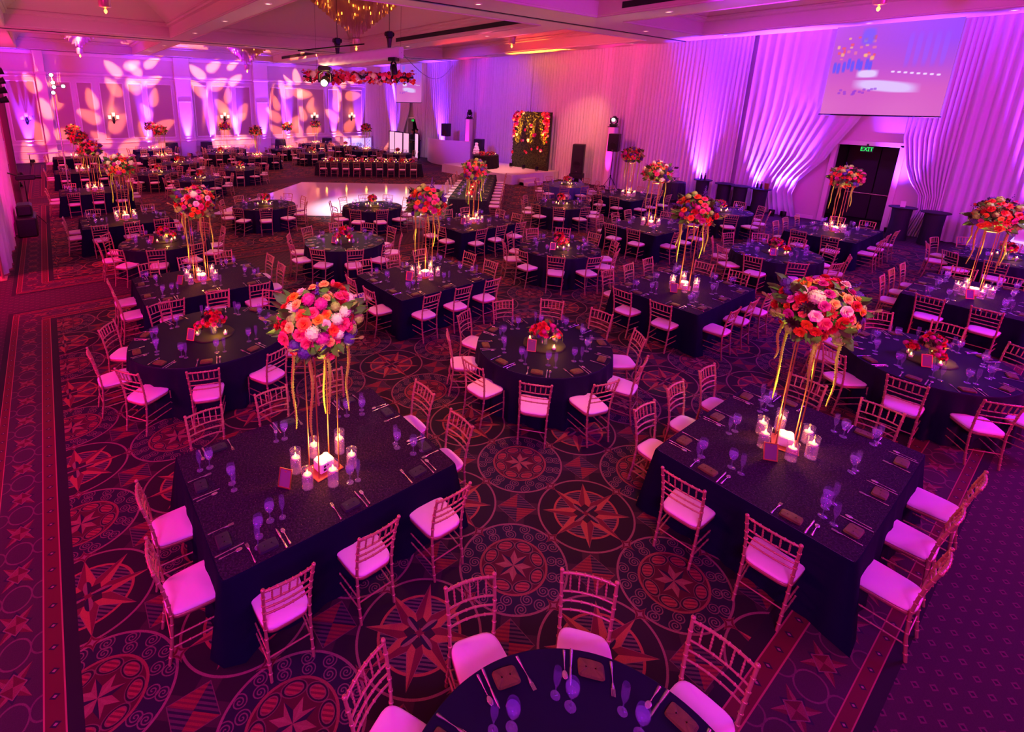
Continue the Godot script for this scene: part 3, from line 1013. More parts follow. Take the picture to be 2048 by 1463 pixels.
func low_centre(c: Vector3, label: String, sd: int) -> void:
	var b := Vector3(c.x, H + 0.001, c.z)
	var near := dist(c) < 17.0
	tag(copy("moss", "moss_mat", b), "round green moss mat on the " + label, "moss mat", "moss mats on the round tables")
	var y := b + Vector3(0, 0.016, 0)
	var k := 0
	for q in [[0.0, -0.04, 1.0], [-0.17, 0.09, 0.62], [0.16, 0.10, 0.62]]:
		if not near and k > 0:
			break
		var p := y + Vector3(q[0], 0, q[1]).rotated(Vector3.UP, sd * 1.1)
		var key := "posy_vase" if k == 0 else "posy_vase_small"
		var which: String = ["large", "first small", "second small"][k]
		tag(copy(key, "posy_vase", p), "%s posy vase on the %s" % [which, label], "vase", "posy vases")
		tag(copy(("posy" if k == 0 else "posy_small"), "flower_posy", p + Vector3(0, (0.24 if k == 0 else 0.13), 0), sd * 2.1 + k), "%s red and plum posy on the %s" % [which, label], "posy", "low flower posies")
		k += 1
	k = 0
	for q in [[-0.06, 0.20], [0.08, 0.215], [0.21, -0.06], [-0.20, -0.09]]:
		var p := y + Vector3(q[0], 0, q[1]).rotated(Vector3.UP, sd * 0.9)
		tag(copy("votive", "votive_candle", p), "%s lit votive candle on the %s" % [NTH[k], label], "candle", "votive candles on moss mats")
		k += 1
	omni("votive_lamp", b + Vector3(0.02, 0.125, 0.17), Color(1.0, 0.6, 0.25), 0.10, 0.03)
	if near:
		tag(copy("card", "table_card_frame", b + Vector3(-0.34, 0, 0.05), -0.9), "slanted table card in a copper frame on the " + label, "card frame", "table cards")
func square_set(x: float, z: float, label: String, sd: int, o := {}) -> void:
	var c := Vector3(x, 0, z)
	var hx: float = o.get("hx", 1.14)
	var hz: float = o.get("hz", 0.84)
	make_table(hx - 0.01, hz - 0.01, false, c, 0, label)
	var cl := thing("tablecloth", c)
	obj("sequinned_top", make_cloth(hx, hz, false, 21, 0.035, sd, 1), "sequin_navy", cl)
	obj("skirt", make_cloth(hx, hz, false, 21, 0.035, sd, 2), "velvet_navy", cl)
	tag(cl, "dark sequinned cloth draped over the " + label, "tablecloth", "dark cloths of the square tables")
	var navy: bool = o.get("navy", false)
	for i in 3:
		var u := (i - 1) * hx * 0.66
		for s in ["f", "b"]:
			var sg := 1.0 if s == "f" else -1.0
			var w := "%s from left, %s of the %s" % [NTH[i], SIDE[s], label]
			put_chair(c + Vector3(u, 0, sg * (hz + 0.14)), Vector3(0, 0, -sg), w)
			put_setting(c + Vector3(u, 0, sg * hz), Vector3(0, 0, -sg), w, navy)
	for i in 2:
		var u: float = (i - 0.5) * hz * 0.86 + o.get("du", 0.0)
		for s in ["l", "r"]:
			var sg := 1.0 if s == "r" else -1.0
			var w := "%s seat, %s of the %s" % [["farther", "nearer"][i], {"l": "left end", "r": "right end"}[s], label]
			put_chair(c + Vector3(sg * (hx + 0.14), 0, u), Vector3(-sg, 0, 0), w)
			put_setting(c + Vector3(sg * hx, 0, u), Vector3(-sg, 0, 0), w, navy)
	tall_centre(c, label, sd, o.get("dx", 0.0), o.get("dz", 0.0))
func round_set(x: float, z: float, label: String, sd: int, o := {}) -> void:
	var c := Vector3(x, 0, z)
	var hx: float = o.get("hx", 1.03)
	var hz: float = o.get("hz", 0.94)
	make_table(hx - 0.01, hz - 0.01, true, c, 0, label)
	tag(obj("tablecloth", make_cloth(hx, hz, true, 23, 0.035, sd), o.get("cloth", "satin_navy"), null, c), ("blue" if o.has("cloth") else "navy") + " cloth draped over the " + label, "tablecloth", "cloths of the round tables")
	var view := atan2(2.56 - z, -4.16 - x)        # towards the photographer: six o'clock
	var taken := {}
	for i in 10:
		var a: float = deg_to_rad(o.get("phase", 142.5) + i * 36.0)
		var hour := int(round(6.0 + (a - view) / TAU * 12.0)) % 12
		hour = (hour + 24) % 12
		while taken.has(hour):
			hour = (hour + 1) % 12
		taken[hour] = true
		var w: String = "at %s o'clock of the %s" % [CLOCK[hour], label]
		var e := Vector3(cos(a) * hx, 0, sin(a) * hz)
		var d := Vector3(cos(a), 0, sin(a))
		put_chair(c + e + d * 0.175, -d, w)
		put_setting(c + e, -d, w, false)
	low_centre(c, label, sd)
func far_batch(called: String, m: Mesh, mt: String, xs: Array, label: String, category: String) -> void:
	if xs.is_empty():
		return
	var mm := MultiMesh.new()
	mm.transform_format = MultiMesh.TRANSFORM_3D
	mm.mesh = m
	mm.instance_count = xs.size()
	for i in xs.size():
		mm.set_instance_transform(i, xs[i])
	var o := MultiMeshInstance3D.new()
	o.multimesh = mm
	o.material_override = M[mt]
	o.name = called
	add_child(o, true)
	tag(o, label, category, "", "stuff")
func prototypes() -> void:
	proto("chair", make_chair(true))
	proto("chair_far", make_chair(false))
	proto("goblet", make_goblet())
	proto("flute", obj("champagne_flute", make_flute(), "glass"))
	proto("napkin", obj("folded_napkin", make_napkin(), "napkin"))
	proto("napkin_navy", obj("folded_napkin", make_napkin(), "napkin_navy"))
	proto("fork", obj("dinner_fork", make_fork(), "silver"))
	proto("knife", obj("dinner_knife", make_knife(), "silver"))
	proto("spoon", obj("dinner_spoon", make_spoon(), "silver"))
	proto("vase_0", make_cylinder_vase(0.20))
	proto("vase_1", make_cylinder_vase(0.25))
	proto("candle", make_floating_candle())
	proto("votive", make_votive())
	proto("stand", make_stand(1.28))
	proto("light_box", make_light_box())
	proto("card", make_frame_card())
	var bright := [0, 1, 3, 3, 4, 4, 5, 5, 9, 10, 1, 2, 7, 11, 12, 4, 6, 8, 11]
	var warm := [0, 1, 2, 3, 3, 4, 10, 11, 7, 6, 8, 13, 11, 14, 5, 12, 4, 9]
	var deep := [0, 0, 2, 6, 6, 10, 3, 14, 7, 13, 8, 3, 11, 11, 4, 1]
	var R := Vector3(0.315, 0.285, 0.315)
	proto("bouquet_a", make_bouquet(3, 118, R, true, bright, 5))
	proto("bouquet_b", make_bouquet(8, 118, R, true, warm, 5))
	proto("bouquet_c", make_bouquet(5, 112, R, true, deep, 5))
	proto("bouquet_far_a", make_bouquet(11, 105, R, false, deep, 5))
	proto("bouquet_far_b", make_bouquet(14, 105, R, false, warm, 5))
	proto("posy", make_bouquet(21, 34, Vector3(0.125, 0.105, 0.125), true, [0, 0, 1, 2, 6, 10, 14, 7, 6, 13], 0, 0.72))
	proto("posy_small", make_bouquet(23, 12, Vector3(0.06, 0.05, 0.06), true, [0, 1, 2, 6, 10, 7], 0, 0.62))
	for k in 2:
		var t := thing("posy_vase")
		var s := 1.0 if k == 0 else 0.6
		var g := MB.new()
		g.lathe([Vector2(0, 0), Vector2(0.045 * s, 0), Vector2(0.05 * s, 0.08 * s), Vector2(0.062 * s, 0.17 * s), Vector2(0.058 * s, 0.17 * s)], 16)
		obj("glass_vase", g, "glass", t)
		g = MB.new()
		for q in 9:
			var a := q * 2.4
			g.tube([Vector3(cos(a) * 0.02 * s, 0.01, sin(a) * 0.02 * s), Vector3(cos(a + 1.0) * 0.045 * s, 0.17 * s, sin(a + 1.0) * 0.045 * s)], 0.004, 5)
		tag(obj("stems", g, "leaf", t), "", "", "", "stuff")
		proto("posy_vase" if k == 0 else "posy_vase_small", t)
	var mo := MB.new()
	var rows := []
	for q in [[1.0, 0.0], [0.99, 0.010], [0.94, 0.016], [0.7, 0.0165], [0.35, 0.0165], [0.02, 0.0165]]:
		var row := []
		for j in 40:
			var a := TAU * j / 40.0
			row.append(Vector3(cos(a), 0, sin(a)) * 0.31 * q[0] * (1.0 + 0.02 * sin(a * 9.0)) + Vector3(0, q[1] * (0.8 + 0.4 * hash2(j, int(q[0] * 40))) if q[0] > 0.9 else q[1], 0))
		rows.append(row)
	mo.grid(rows, true)
	proto("moss", obj("moss_mat", mo, "moss"))
# ---------------------------------------------------------------- the room
const ZB := -38.65   # face of the far wall
func flat_quad(mb: MB, x0: float, x1: float, z0: float, z1: float, y: float, su: Vector2, ou := Vector2.ZERO, swap := false) -> void:
	var ps := [Vector3(x0, y, z0), Vector3(x1, y, z0), Vector3(x1, y, z1), Vector3(x0, y, z1)]
	var us := []
	for p in ps:
		us.append(Vector2(p.z / su.x + ou.x, (p.x - x0) / su.y) if swap else Vector2(p.x / su.x + ou.x, (p.z - z0) / su.y + ou.y))
	mb.poly(ps, Vector3.UP, us)
func build_floor() -> void:
	var slab := MB.new()
	slab.box(Vector3(30.4, 0.3, 48.6), Vector3(5.6, -0.156, -15.3))
	var fl := struct("floor", slab, "carpet_black")
	var mb := MB.new()
	mb.poly([Vector3(-9, -0.004, -39), Vector3(20.4, -0.004, -39), Vector3(20.4, -0.004, 8.5), Vector3(-9, -0.004, 8.5)], Vector3.UP, [Vector2(-9, -39) / 0.18, Vector2(20.4, -39) / 0.18, Vector2(20.4, 8.5) / 0.18, Vector2(-9, 8.5) / 0.18])
	obj("plain_carpet", mb, "carpet_field", fl)
	for z in [[-9.0, 1.6], [-22.0, -11.72], [-37.0, -24.8]]:
		var x0 := -4.5
		var x1 := 17.0
		mb = MB.new()
		mb.poly([Vector3(x0, 0, z[0]), Vector3(x1, 0, z[0]), Vector3(x1, 0, z[1]), Vector3(x0, 0, z[1])], Vector3.UP, [Vector2(x0 / 2.208 + 0.25, z[0] / 1.92 + 0.25), Vector2(x1 / 2.208 + 0.25, z[0] / 1.92 + 0.25), Vector2(x1 / 2.208 + 0.25, z[1] / 1.92 + 0.25), Vector2(x0 / 2.208 + 0.25, z[1] / 1.92 + 0.25)])
		obj("medallion_carpet", mb, "carpet_medallion", fl)
		var bands := {"carpet_black": MB.new(), "carpet_stripe": MB.new(), "carpet_border": MB.new()}
		var o := 0.0
		for b in [["carpet_black", 0.10, 1.0], ["carpet_stripe", 0.14, 0.21], ["carpet_border", 0.36, 0.56], ["carpet_stripe", 0.10, 0.21], ["carpet_black", 0.08, 1.0]]:
			var w: float = b[1]
			var k: MB = bands[b[0]]
			for s in 2:   # near and far strips, then left and right ones
				var za: float = z[1] + o if s == 0 else z[0] - o - w
				flat_quad(k, x0 - o - w, x1 + o + w, za, za + w, 0, Vector2(b[2], w))
				var xa := x0 - o - w if s == 0 else x1 + o
				flat_quad(k, xa, xa + w, z[0] - o, z[1] + o, 0, Vector2(b[2], w), Vector2.ZERO, true)
			o += w
		for key in bands:
			obj({"carpet_black": "black_band", "carpet_stripe": "red_stripe", "carpet_border": "star_border"}[key], bands[key], key, fl)
func build_ceiling() -> void:
	var Y := 7.0
	var slab := MB.new()
	slab.box(Vector3(30.4, 0.2, 48.6), Vector3(5.6, 9.9, -15.3))
	var ce := struct("ceiling", slab, "ceiling_paint")
	var xs := [-9.4, -5.0, 1.25, 2.15, 11.0, 12.5, 17.9, 20.6]
	var zs := [-39.4, -37.9, -27.5, -25.3, -10.9, -8.5, 5.5, 8.9]
	var mb: MB
	for i in [0, 2, 4, 6]:
		mb = MB.new()
		mb.box(Vector3(xs[i + 1] - xs[i], 2.8, zs[7] - zs[0]), Vector3((xs[i] + xs[i + 1]) / 2, Y + 1.4, (zs[0] + zs[7]) / 2))
		obj("beam", mb, "ceiling_paint", ce)
	for i in [1, 3, 5]:
		for j in [0, 2, 4, 6]:
			mb = MB.new()
			mb.box(Vector3(xs[i + 1] - xs[i], 2.8, zs[j + 1] - zs[j]), Vector3((xs[i] + xs[i + 1]) / 2, Y + 1.4, (zs[j] + zs[j + 1]) / 2))
			obj("cross_beam", mb, "ceiling_paint", ce)
		for j in [1, 3, 5]:
			mb = MB.new()
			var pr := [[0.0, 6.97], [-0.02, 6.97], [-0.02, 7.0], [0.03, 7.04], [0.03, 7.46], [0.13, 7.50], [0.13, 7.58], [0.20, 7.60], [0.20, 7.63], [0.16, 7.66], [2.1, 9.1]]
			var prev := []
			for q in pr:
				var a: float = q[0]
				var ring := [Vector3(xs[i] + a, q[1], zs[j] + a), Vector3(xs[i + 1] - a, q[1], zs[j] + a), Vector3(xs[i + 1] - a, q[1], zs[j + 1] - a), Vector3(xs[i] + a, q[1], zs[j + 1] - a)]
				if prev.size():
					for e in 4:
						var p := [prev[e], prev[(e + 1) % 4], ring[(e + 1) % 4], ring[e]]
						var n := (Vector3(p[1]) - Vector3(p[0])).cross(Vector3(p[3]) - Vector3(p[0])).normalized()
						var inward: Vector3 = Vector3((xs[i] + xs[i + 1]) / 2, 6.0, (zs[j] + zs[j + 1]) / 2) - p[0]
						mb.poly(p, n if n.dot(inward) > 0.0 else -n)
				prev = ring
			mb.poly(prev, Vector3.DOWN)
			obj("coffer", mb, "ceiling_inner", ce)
	for z in [-26.4, -10.0]:
		mb = MB.new()
		mb.box(Vector3(29.0, 0.03, 0.10), Vector3(5.6, 6.99, z))
		obj("partition_track", mb, "black_metal", ce)
	for q in [[-20.4, -11.6], [-7.6, -1.2], [-36.0, -29.0]]:
		mb = MB.new()
		mb.box(Vector3(0.05, 0.19, q[1] - q[0]), Vector3(10.98, 7.24, (q[0] + q[1]) / 2))
		obj("air_slot", mb, "grille", ce)
	var k := 0
	for q in [[1.72, -13.3], [1.72, -17.8], [1.72, -22.4], [1.72, -29.4], [1.72, -34.0], [11.75, -14.5], [11.75, -20.5], [11.75, -6.5], [11.75, -31.0], [6.5, -9.3], [-1.9, -9.3], [15.2, -9.3], [18.6, -7.9], [18.6, -12.0], [18.6, -15.6], [18.6, -18.4], [18.6, -21.6], [18.6, -3.4], [18.6, -0.2]]:
		var t := thing("recessed_downlight", Vector3(q[0], 6.985, q[1]))
		mb = MB.new()
		mb.lathe([Vector2(0.075, 0.012), Vector2(0.075, -0.008), Vector2(0.10, -0.012), Vector2(0.115, -0.004), Vector2(0.115, 0.012)], 20)
		obj("trim_ring", mb, "white_paint", t)
		mb = MB.new()
		mb.lathe([Vector2(0.0, 0.0), Vector2(0.076, 0.0), Vector2(0.076, 0.01), Vector2(0.0, 0.01)], 18)
		obj("lens", mb, "downlight", t)
		tag(t, "%s recessed downlight, %s" % [NTH[k if k < 5 else (k - 5 if k < 12 else k - 12)], ["on the beam along the room left of the great chandelier", "along the beams right of the great chandelier and across", "on the soffit over the white drapes"][0 if k < 5 else (1 if k < 12 else 2)]], "lamp", "recessed downlights in the ceiling beams")
		k += 1
func chandelier(c: Vector3, label: String) -> void:   # c: the lowest point
	if PROTO.has("chandelier"):
		tag(copy("chandelier", "chandelier", c), label, "chandelier", "")
	else:
		var t := thing("chandelier")
		var mb := MB.new()
		var g := RandomNumberGenerator.new()
		g.seed = 77
		for ring in 13:
			var r := 0.16 + ring * 0.155
			var cnt := int(TAU * r / 0.05)
			for k in cnt:
				var a := TAU * k / cnt + ring
				var y0 := 0.30 + r * 0.80 + 0.05 * g.randf()
				var y1 := minf(y0 + 0.7 + 0.6 * g.randf(), 2.6)
				mb.box(Vector3(0.014, y1 - y0, 0.014), Vector3(cos(a) * r, (y0 + y1) / 2, sin(a) * r), 0.0, Basis(Vector3.UP, a))
		tag(obj("hanging_rods", mb, "rod_amber", t), "", "", "", "stuff")
		mb = MB.new()
		mb.lathe([Vector2(0, 0.02), Vector2(0.05, 0.05), Vector2(0.16, 0.08), Vector2(0.17, 0.34), Vector2(0.20, 0.40), Vector2(0.0, 0.42)], 24)
		obj("bottom_cup", mb, "rod_amber", t)
		mb = MB.new()
		mb.lathe([Vector2(0, -0.10), Vector2(0.03, -0.08), Vector2(0.045, -0.03), Vector2(0.02, 0.02), Vector2(0.0, 0.03)], 14)
		obj("tip_lamp", mb, "chandelier_bulb", t)
		mb = MB.new()
		mb.lathe([Vector2(0, 2.62), Vector2(2.05, 2.62), Vector2(2.05, 2.70), Vector2(0, 2.72)], 40)
		mb.tube([Vector3(0, 0.4, 0), Vector3(0, 3.08, 0)], 0.04, 8)
		obj("frame_disc", mb, "rod_amber", t)
		for k in 90:
			mb = MB.new()
			var r := 0.35 + 1.45 * sqrt(g.randf())
			var a := g.randf() * TAU
			mb.ball(Vector3(cos(a) * r, 0.42 + r * 0.80 + 0.4 * g.randf(), sin(a) * r), Vector3(0.022, 0.06, 0.022), 6, 5)
			obj("bulb", mb, "chandelier_bulb", t)
		proto("chandelier", t)
		tag(copy("chandelier", "chandelier", c), label, "chandelier", "")
	omni("chandelier_lamp", c + Vector3(0, -0.14, 0), Color(1.0, 0.5, 0.2), 1.1, 0.05)
func molding_frame(mb: MB, x0: float, x1: float, y0: float, y1: float, w: float, d: float, z: float) -> void:
	mb.box(Vector3(x1 - x0, w, d), Vector3((x0 + x1) / 2, y0, z), d * 0.4)
	mb.box(Vector3(x1 - x0, w, d), Vector3((x0 + x1) / 2, y1, z), d * 0.4)
	mb.box(Vector3(w, y1 - y0, d), Vector3(x0, (y0 + y1) / 2, z), d * 0.4)
	mb.box(Vector3(w, y1 - y0, d), Vector3(x1, (y0 + y1) / 2, z), d * 0.4)
func build_walls() -> void:
	var mb := MB.new()
	mb.box(Vector3(30.4, 10.0, 0.5), Vector3(5.6, 5.0, ZB - 0.25))
	var wb := struct("wall_back", mb, "wall_paint")
	for q in [[0.08, 0.16, 0.05], [0.72, 0.06, 0.04], [1.15, 0.10, 0.08], [5.62, 0.14, 0.16], [5.42, 0.06, 0.08], [6.86, 0.22, 0.12]]:
		mb = MB.new()
		mb.box(Vector3(28.6, q[1], q[2]), Vector3(5.4, q[0], ZB + q[2] / 2), 0.012)
		obj({0.08: "baseboard", 0.72: "dado_rail", 1.15: "chair_rail", 5.62: "cornice", 5.42: "picture_rail", 6.86: "crown"}[q[0]], mb, "wall_trim", wb)
	for q in [[-8.0, -6.2], [-5.9, -4.4], [-3.6, -2.5], [-2.2, -1.33], [-0.9, 0.5], [0.8, 1.65], [1.97, 3.57], [5.05, 6.0], [6.37, 7.8], [8.1, 9.25], [10.85, 11.75], [12.1, 13.2], [13.6, 15.6], [16.0, 16.95], [17.3, 19.3]]:
		mb = MB.new()
		mb.box(Vector3(q[1] - q[0] - 0.06, 3.66, 0.03), Vector3((q[0] + q[1]) / 2, 3.26, ZB + 0.015))
		var pn := obj("fabric_panel", mb, "panel_fabric", wb)
		mb = MB.new()
		molding_frame(mb, q[0], q[1], 1.40, 5.12, 0.09, 0.06, ZB + 0.03)
		obj("panel_moulding", mb, "wall_trim", wb)
		mb = MB.new()
		molding_frame(mb, q[0] + 0.05, q[1] - 0.05, 0.26, 0.62, 0.035, 0.03, ZB + 0.015)
		obj("dado_moulding", mb, "wall_trim", wb)
	for q in [[-4.30, -3.75], [3.80, 4.86], [9.50, 10.62]]:
		mb = MB.new()
		mb.box(Vector3(q[1] - q[0], 6.98, 0.34), Vector3((q[0] + q[1]) / 2, 3.49, ZB + 0.17), 0.02)
		mb.box(Vector3(q[1] - q[0] + 0.10, 0.16, 0.42), Vector3((q[0] + q[1]) / 2, 5.62, ZB + 0.21), 0.02)
		mb.box(Vector3(q[1] - q[0] + 0.06, 0.10, 0.39), Vector3((q[0] + q[1]) / 2, 1.15, ZB + 0.195), 0.02)
		mb.box(Vector3(q[1] - q[0] + 0.06, 0.18, 0.38), Vector3((q[0] + q[1]) / 2, 0.09, ZB + 0.19), 0.02)
		if q[1] - q[0] > 0.8:
			molding_frame(mb, q[0] + 0.12, q[1] - 0.12, 1.35, 3.95, 0.05, 0.03, ZB + 0.355)
		obj("pilaster", mb, "wall_trim", wb)
	# right wall with its two doorways
	mb = MB.new()
	for q in [[-2.0, 8.9, 0.0, 10.0], [-30.3, -3.9, 0.0, 10.0], [-39.2, -32.0, 0.0, 10.0], [-3.9, -2.0, 3.02, 10.0], [-32.0, -30.3, 2.95, 10.0]]:
		mb.box(Vector3(0.5, q[3] - q[2], q[1] - q[0]), Vector3(20.05, (q[2] + q[3]) / 2, (q[0] + q[1]) / 2))
	var wr := struct("wall_right", mb, "wall_paint")
	mb = MB.new()
	mb.box(Vector3(0.03, 0.14, 33.0), Vector3(19.785, 0.07, -20.6), 0.008)
	obj("baseboard", mb, "wall_trim", wr)
	for d in [[-3.9, -2.0, 3.02, "door_1"], [-32.0, -30.3, 2.95, "door_2"]]:
		mb = MB.new()     # vestibule behind the opening
		var zc: float = (d[0] + d[1]) / 2
		mb.box(Vector3(0.1, 3.4, 4.0), Vector3(21.9, 1.7, zc))
		mb.box(Vector3(1.7, 3.4, 0.1), Vector3(21.1, 1.7, zc - 1.95))
		mb.box(Vector3(1.7, 3.4, 0.1), Vector3(21.1, 1.7, zc + 1.95))
		mb.box(Vector3(1.7, 0.1, 4.0), Vector3(21.1, 3.4, zc))
		mb.box(Vector3(1.7, 0.1, 4.0), Vector3(21.1, -0.05, zc))
		var dr := struct(d[3], mb, "dark_door")
		for k in 2:
			mb = MB.new()
			mb.box(Vector3(0.05, 2.85, 0.98), Vector3(21.7, 1.45, zc - 0.5 + k * 1.0), 0.01)
			obj("door_leaf", mb, "dark_door", dr)
		mb = MB.new()
		mb.box(Vector3(0.06, 0.05, 1.6), Vector3(21.62, 1.02, zc), 0.01)
		obj("push_bar", mb, "silver", dr)
		mb = MB.new()
		for s in [[d[0], 0.0], [d[1], 0.0]]:
			mb.box(Vector3(0.10, d[2], 0.16), Vector3(19.78, d[2] / 2, s[0]), 0.01)
		mb.box(Vector3(0.10, 0.16, d[1] - d[0] + 0.16), Vector3(19.78, d[2], zc), 0.01)
		obj("door_frame", mb, "wall_trim", dr)
	mb = MB.new()
	mb.box(Vector3(0.5, 10.0, 48.6), Vector3(-9.0, 5.0, -15.3))
	struct("wall_left", mb, "wall_paint")
	mb = MB.new()
	mb.box(Vector3(30.4, 10.0, 0.5), Vector3(5.6, 5.0, 8.7))
	struct("wall_front", mb, "wall_paint")
	for q in [[-5.1, "leftmost"], [-0.3, "second from left"], [7.15, "middle"], [14.6, "fourth from left"], [18.2, "rightmost"]]:
		var t := thing("wall_sconce", Vector3(q[0], 2.75, ZB + 0.03))
		mb = MB.new()
		mb.ball(Vector3(0, -0.1, 0.02), Vector3(0.09, 0.24, 0.03), 12, 8)
		mb.tube([Vector3(-0.24, 0.0, 0.16), Vector3(-0.12, -0.10, 0.14), Vector3(0, -0.10, 0.03), Vector3(0.12, -0.10, 0.14), Vector3(0.24, 0.0, 0.16)], 0.016, 6)
		mb.tube([Vector3(0, -0.1, 0.03), Vector3(0, 0.02, 0.16), Vector3(0, 0.16, 0.16)], 0.016, 6)
		obj("bracket", mb, "black_metal", t)
		for s in [[-0.24, 0.0], [0.0, 0.18], [0.24, 0.0]]:
			mb = MB.new()
			mb.lathe([Vector2(0.0, 0.0), Vector2(0.085, 0.0), Vector2(0.10, 0.24), Vector2(0.092, 0.24), Vector2(0.078, 0.012)], 16, Vector3(s[0], s[1], 0.16))
			obj("lamp_shade", mb, "shade_glow" if q[0] > -3.0 else "cushion", t)
		tag(t, "three-shade wall sconce on the far panelled wall, " + q[1], "sconce", "sconces on the far wall")
		if q[0] > -3.0:
			omni("sconce_lamp", Vector3(q[0], 3.3, ZB + 0.35), Color(1, 0.6, 0.3), 0.25, 0.05)
func drape(called: String, x: float, za, zb, y0: float, y1: float, label: String, sd: int, cols := 90, rows_n := 7, cat := "drape") -> Node3D:  # za, zb: numbers or curves [[y, z], ...]
	var g := RandomNumberGenerator.new()
	g.seed = sd
	var ph := []
	var acc := 0.0
	for c in cols + 1:
		acc += 0.55 + 0.75 * g.randf()
		ph.append(acc)
	var at := func(cv, y: float) -> float:
		if not (cv is Array):
			return cv
		for i in range(1, cv.size()):
			if y >= cv[i][0] or i == cv.size() - 1:
				var f: float = clampf((y - cv[i][0]) / (cv[i - 1][0] - cv[i][0]), 0.0, 1.0)
				return lerpf(cv[i][1], cv[i - 1][1], f * f * (3.0 - 2.0 * f) * 0.35 + f * 0.65)
		return 0.0
	var rows := []
	for r in rows_n:
		var f := float(r) / (rows_n - 1)
		var y := lerpf(y1, y0, f)
		var a: float = at.call(za, y)
		var b: float = at.call(zb, y)
		var row := []
		for c in cols + 1:
			var u := float(c) / cols
			var amp := 0.028 + 0.035 * f
			row.append(Vector3(x - amp * sin(ph[c]) - 0.03 * sin(u * 21.0 + sd) * f, y, lerpf(a, b, u) + 0.012 * cos(ph[c])))
		rows.append(row)
	var mb := MB.new()
	mb.grid(rows, false, Vector3(-1, 0, 0))
	var o := obj(called, mb, "drape")
	tag(o, label, cat, "white drapes along the right wall")
	return o
func build_drapes() -> void:
	var k := 0
	var names := ["at the right edge of the photo", "right of the large screen", "", "left of the large screen above the cocktail tables", "with bright violet light behind the bottles", "behind the cake table", "behind the right lit column", "behind the right speaker tower", "behind the flower wall", "behind the stage table", "behind the left lit column", "behind the curved white booth front", "beside the far screen", "", "left of the far screen", "in the far right corner"]
	var cuts := [5.2, 2.0, -0.7, -4.6, -7.2, -9.4, -11.6, -14.0, -16.4, -18.8, -21.2, -23.8, -26.6, -29.2, -33.2, -35.9, -38.4]
	for i in 16:
		if i == 2:
			drape("tied_drape", 19.52, -0.7, [[7.05, -2.0], [3.4, -2.02], [2.2, -1.75], [1.35, -1.25], [0.9, -1.22], [0.02, -1.5]], 0.02, 7.05, "white drape swept back to the right of the dark doorway", 31, 70, 16)
			drape("tied_drape", 19.52, -7.0, [[7.05, -3.1], [4.2, -3.15], [2.4, -4.0], [1.4, -4.75], [0.9, -4.85], [0.02, -4.55]], 0.02, 7.05, "white drape swept back to the left of the dark doorway", 37, 90, 16)
			continue
		if i == 3:
			continue
		if i == 13:
			drape("tied_drape", 19.52, -29.2, [[7.05, -31.0], [3.5, -30.9], [2.0, -30.2], [0.02, -29.9]], 0.02, 7.05, "white drape swept back right of the far exit door", 41, 50, 12)
			drape("tied_drape", 19.52, -33.2, [[7.05, -31.2], [3.5, -31.3], [2.0, -32.1], [0.02, -32.3]], 0.02, 7.05, "white drape swept back left of the far exit door", 43, 50, 12)
			continue
		drape("white_drape", 19.52, cuts[i] + 0.03, cuts[i + 1] - 0.03, 0.02, 7.05, "floor-length white drape panel " + names[i], 50 + i)
	var mb := MB.new()
	mb.tube([Vector3(19.55, 7.03, 5.0), Vector3(19.55, 7.03, -38.4)], 0.022, 6)
	struct("trim_1", mb, "black_metal")
func ring_light(called: String, x: float, z: float, to: Vector3, c: Color, e: float, ang: float, label: String) -> void:   # LED can on the floor
	var t := thing(called, Vector3(x, 0, z))
	var d := (to - Vector3(x, 0.2, z)).normalized()
	var bs := Basis(Quaternion(Vector3.UP, d))
	var mb := MB.new()
	mb.lathe([Vector2(0, -0.14), Vector2(0.085, -0.13), Vector2(0.105, -0.10), Vector2(0.105, 0.06), Vector2(0.095, 0.06), Vector2(0.09, 0.035), Vector2(0, 0.035)], 18, Vector3(0, 0.19, 0), bs)
	var hs := obj("housing", mb, "black_metal", t)
	mb = MB.new()
	mb.lathe([Vector2(0, 0.036), Vector2(0.088, 0.036), Vector2(0.088, 0.046), Vector2(0, 0.046)], 16, Vector3(0, 0.19, 0), bs)
	obj("lens", mb, "lamp_violet" if c.b > 0.8 else ("lamp_warm" if c.g > 0.4 else "lamp_pink"), hs)
	mb = MB.new()
	for s in [-1.0, 1.0]:
		mb.tube([Vector3(s * 0.115, 0.20, 0), Vector3(s * 0.115, 0.02, 0), Vector3(s * 0.09, 0.012, 0.0), Vector3(s * 0.09, 0.012, -0.14 if s > 0 else 0.14)], 0.011, 6)
	obj("yoke", mb, "black_metal", t)
	tag(t, label, "uplight", "")
	spot(called + "_beam", Vector3(x, 0.19, z) + d * 0.07, to, c, e, ang, 0.06, 0.75)
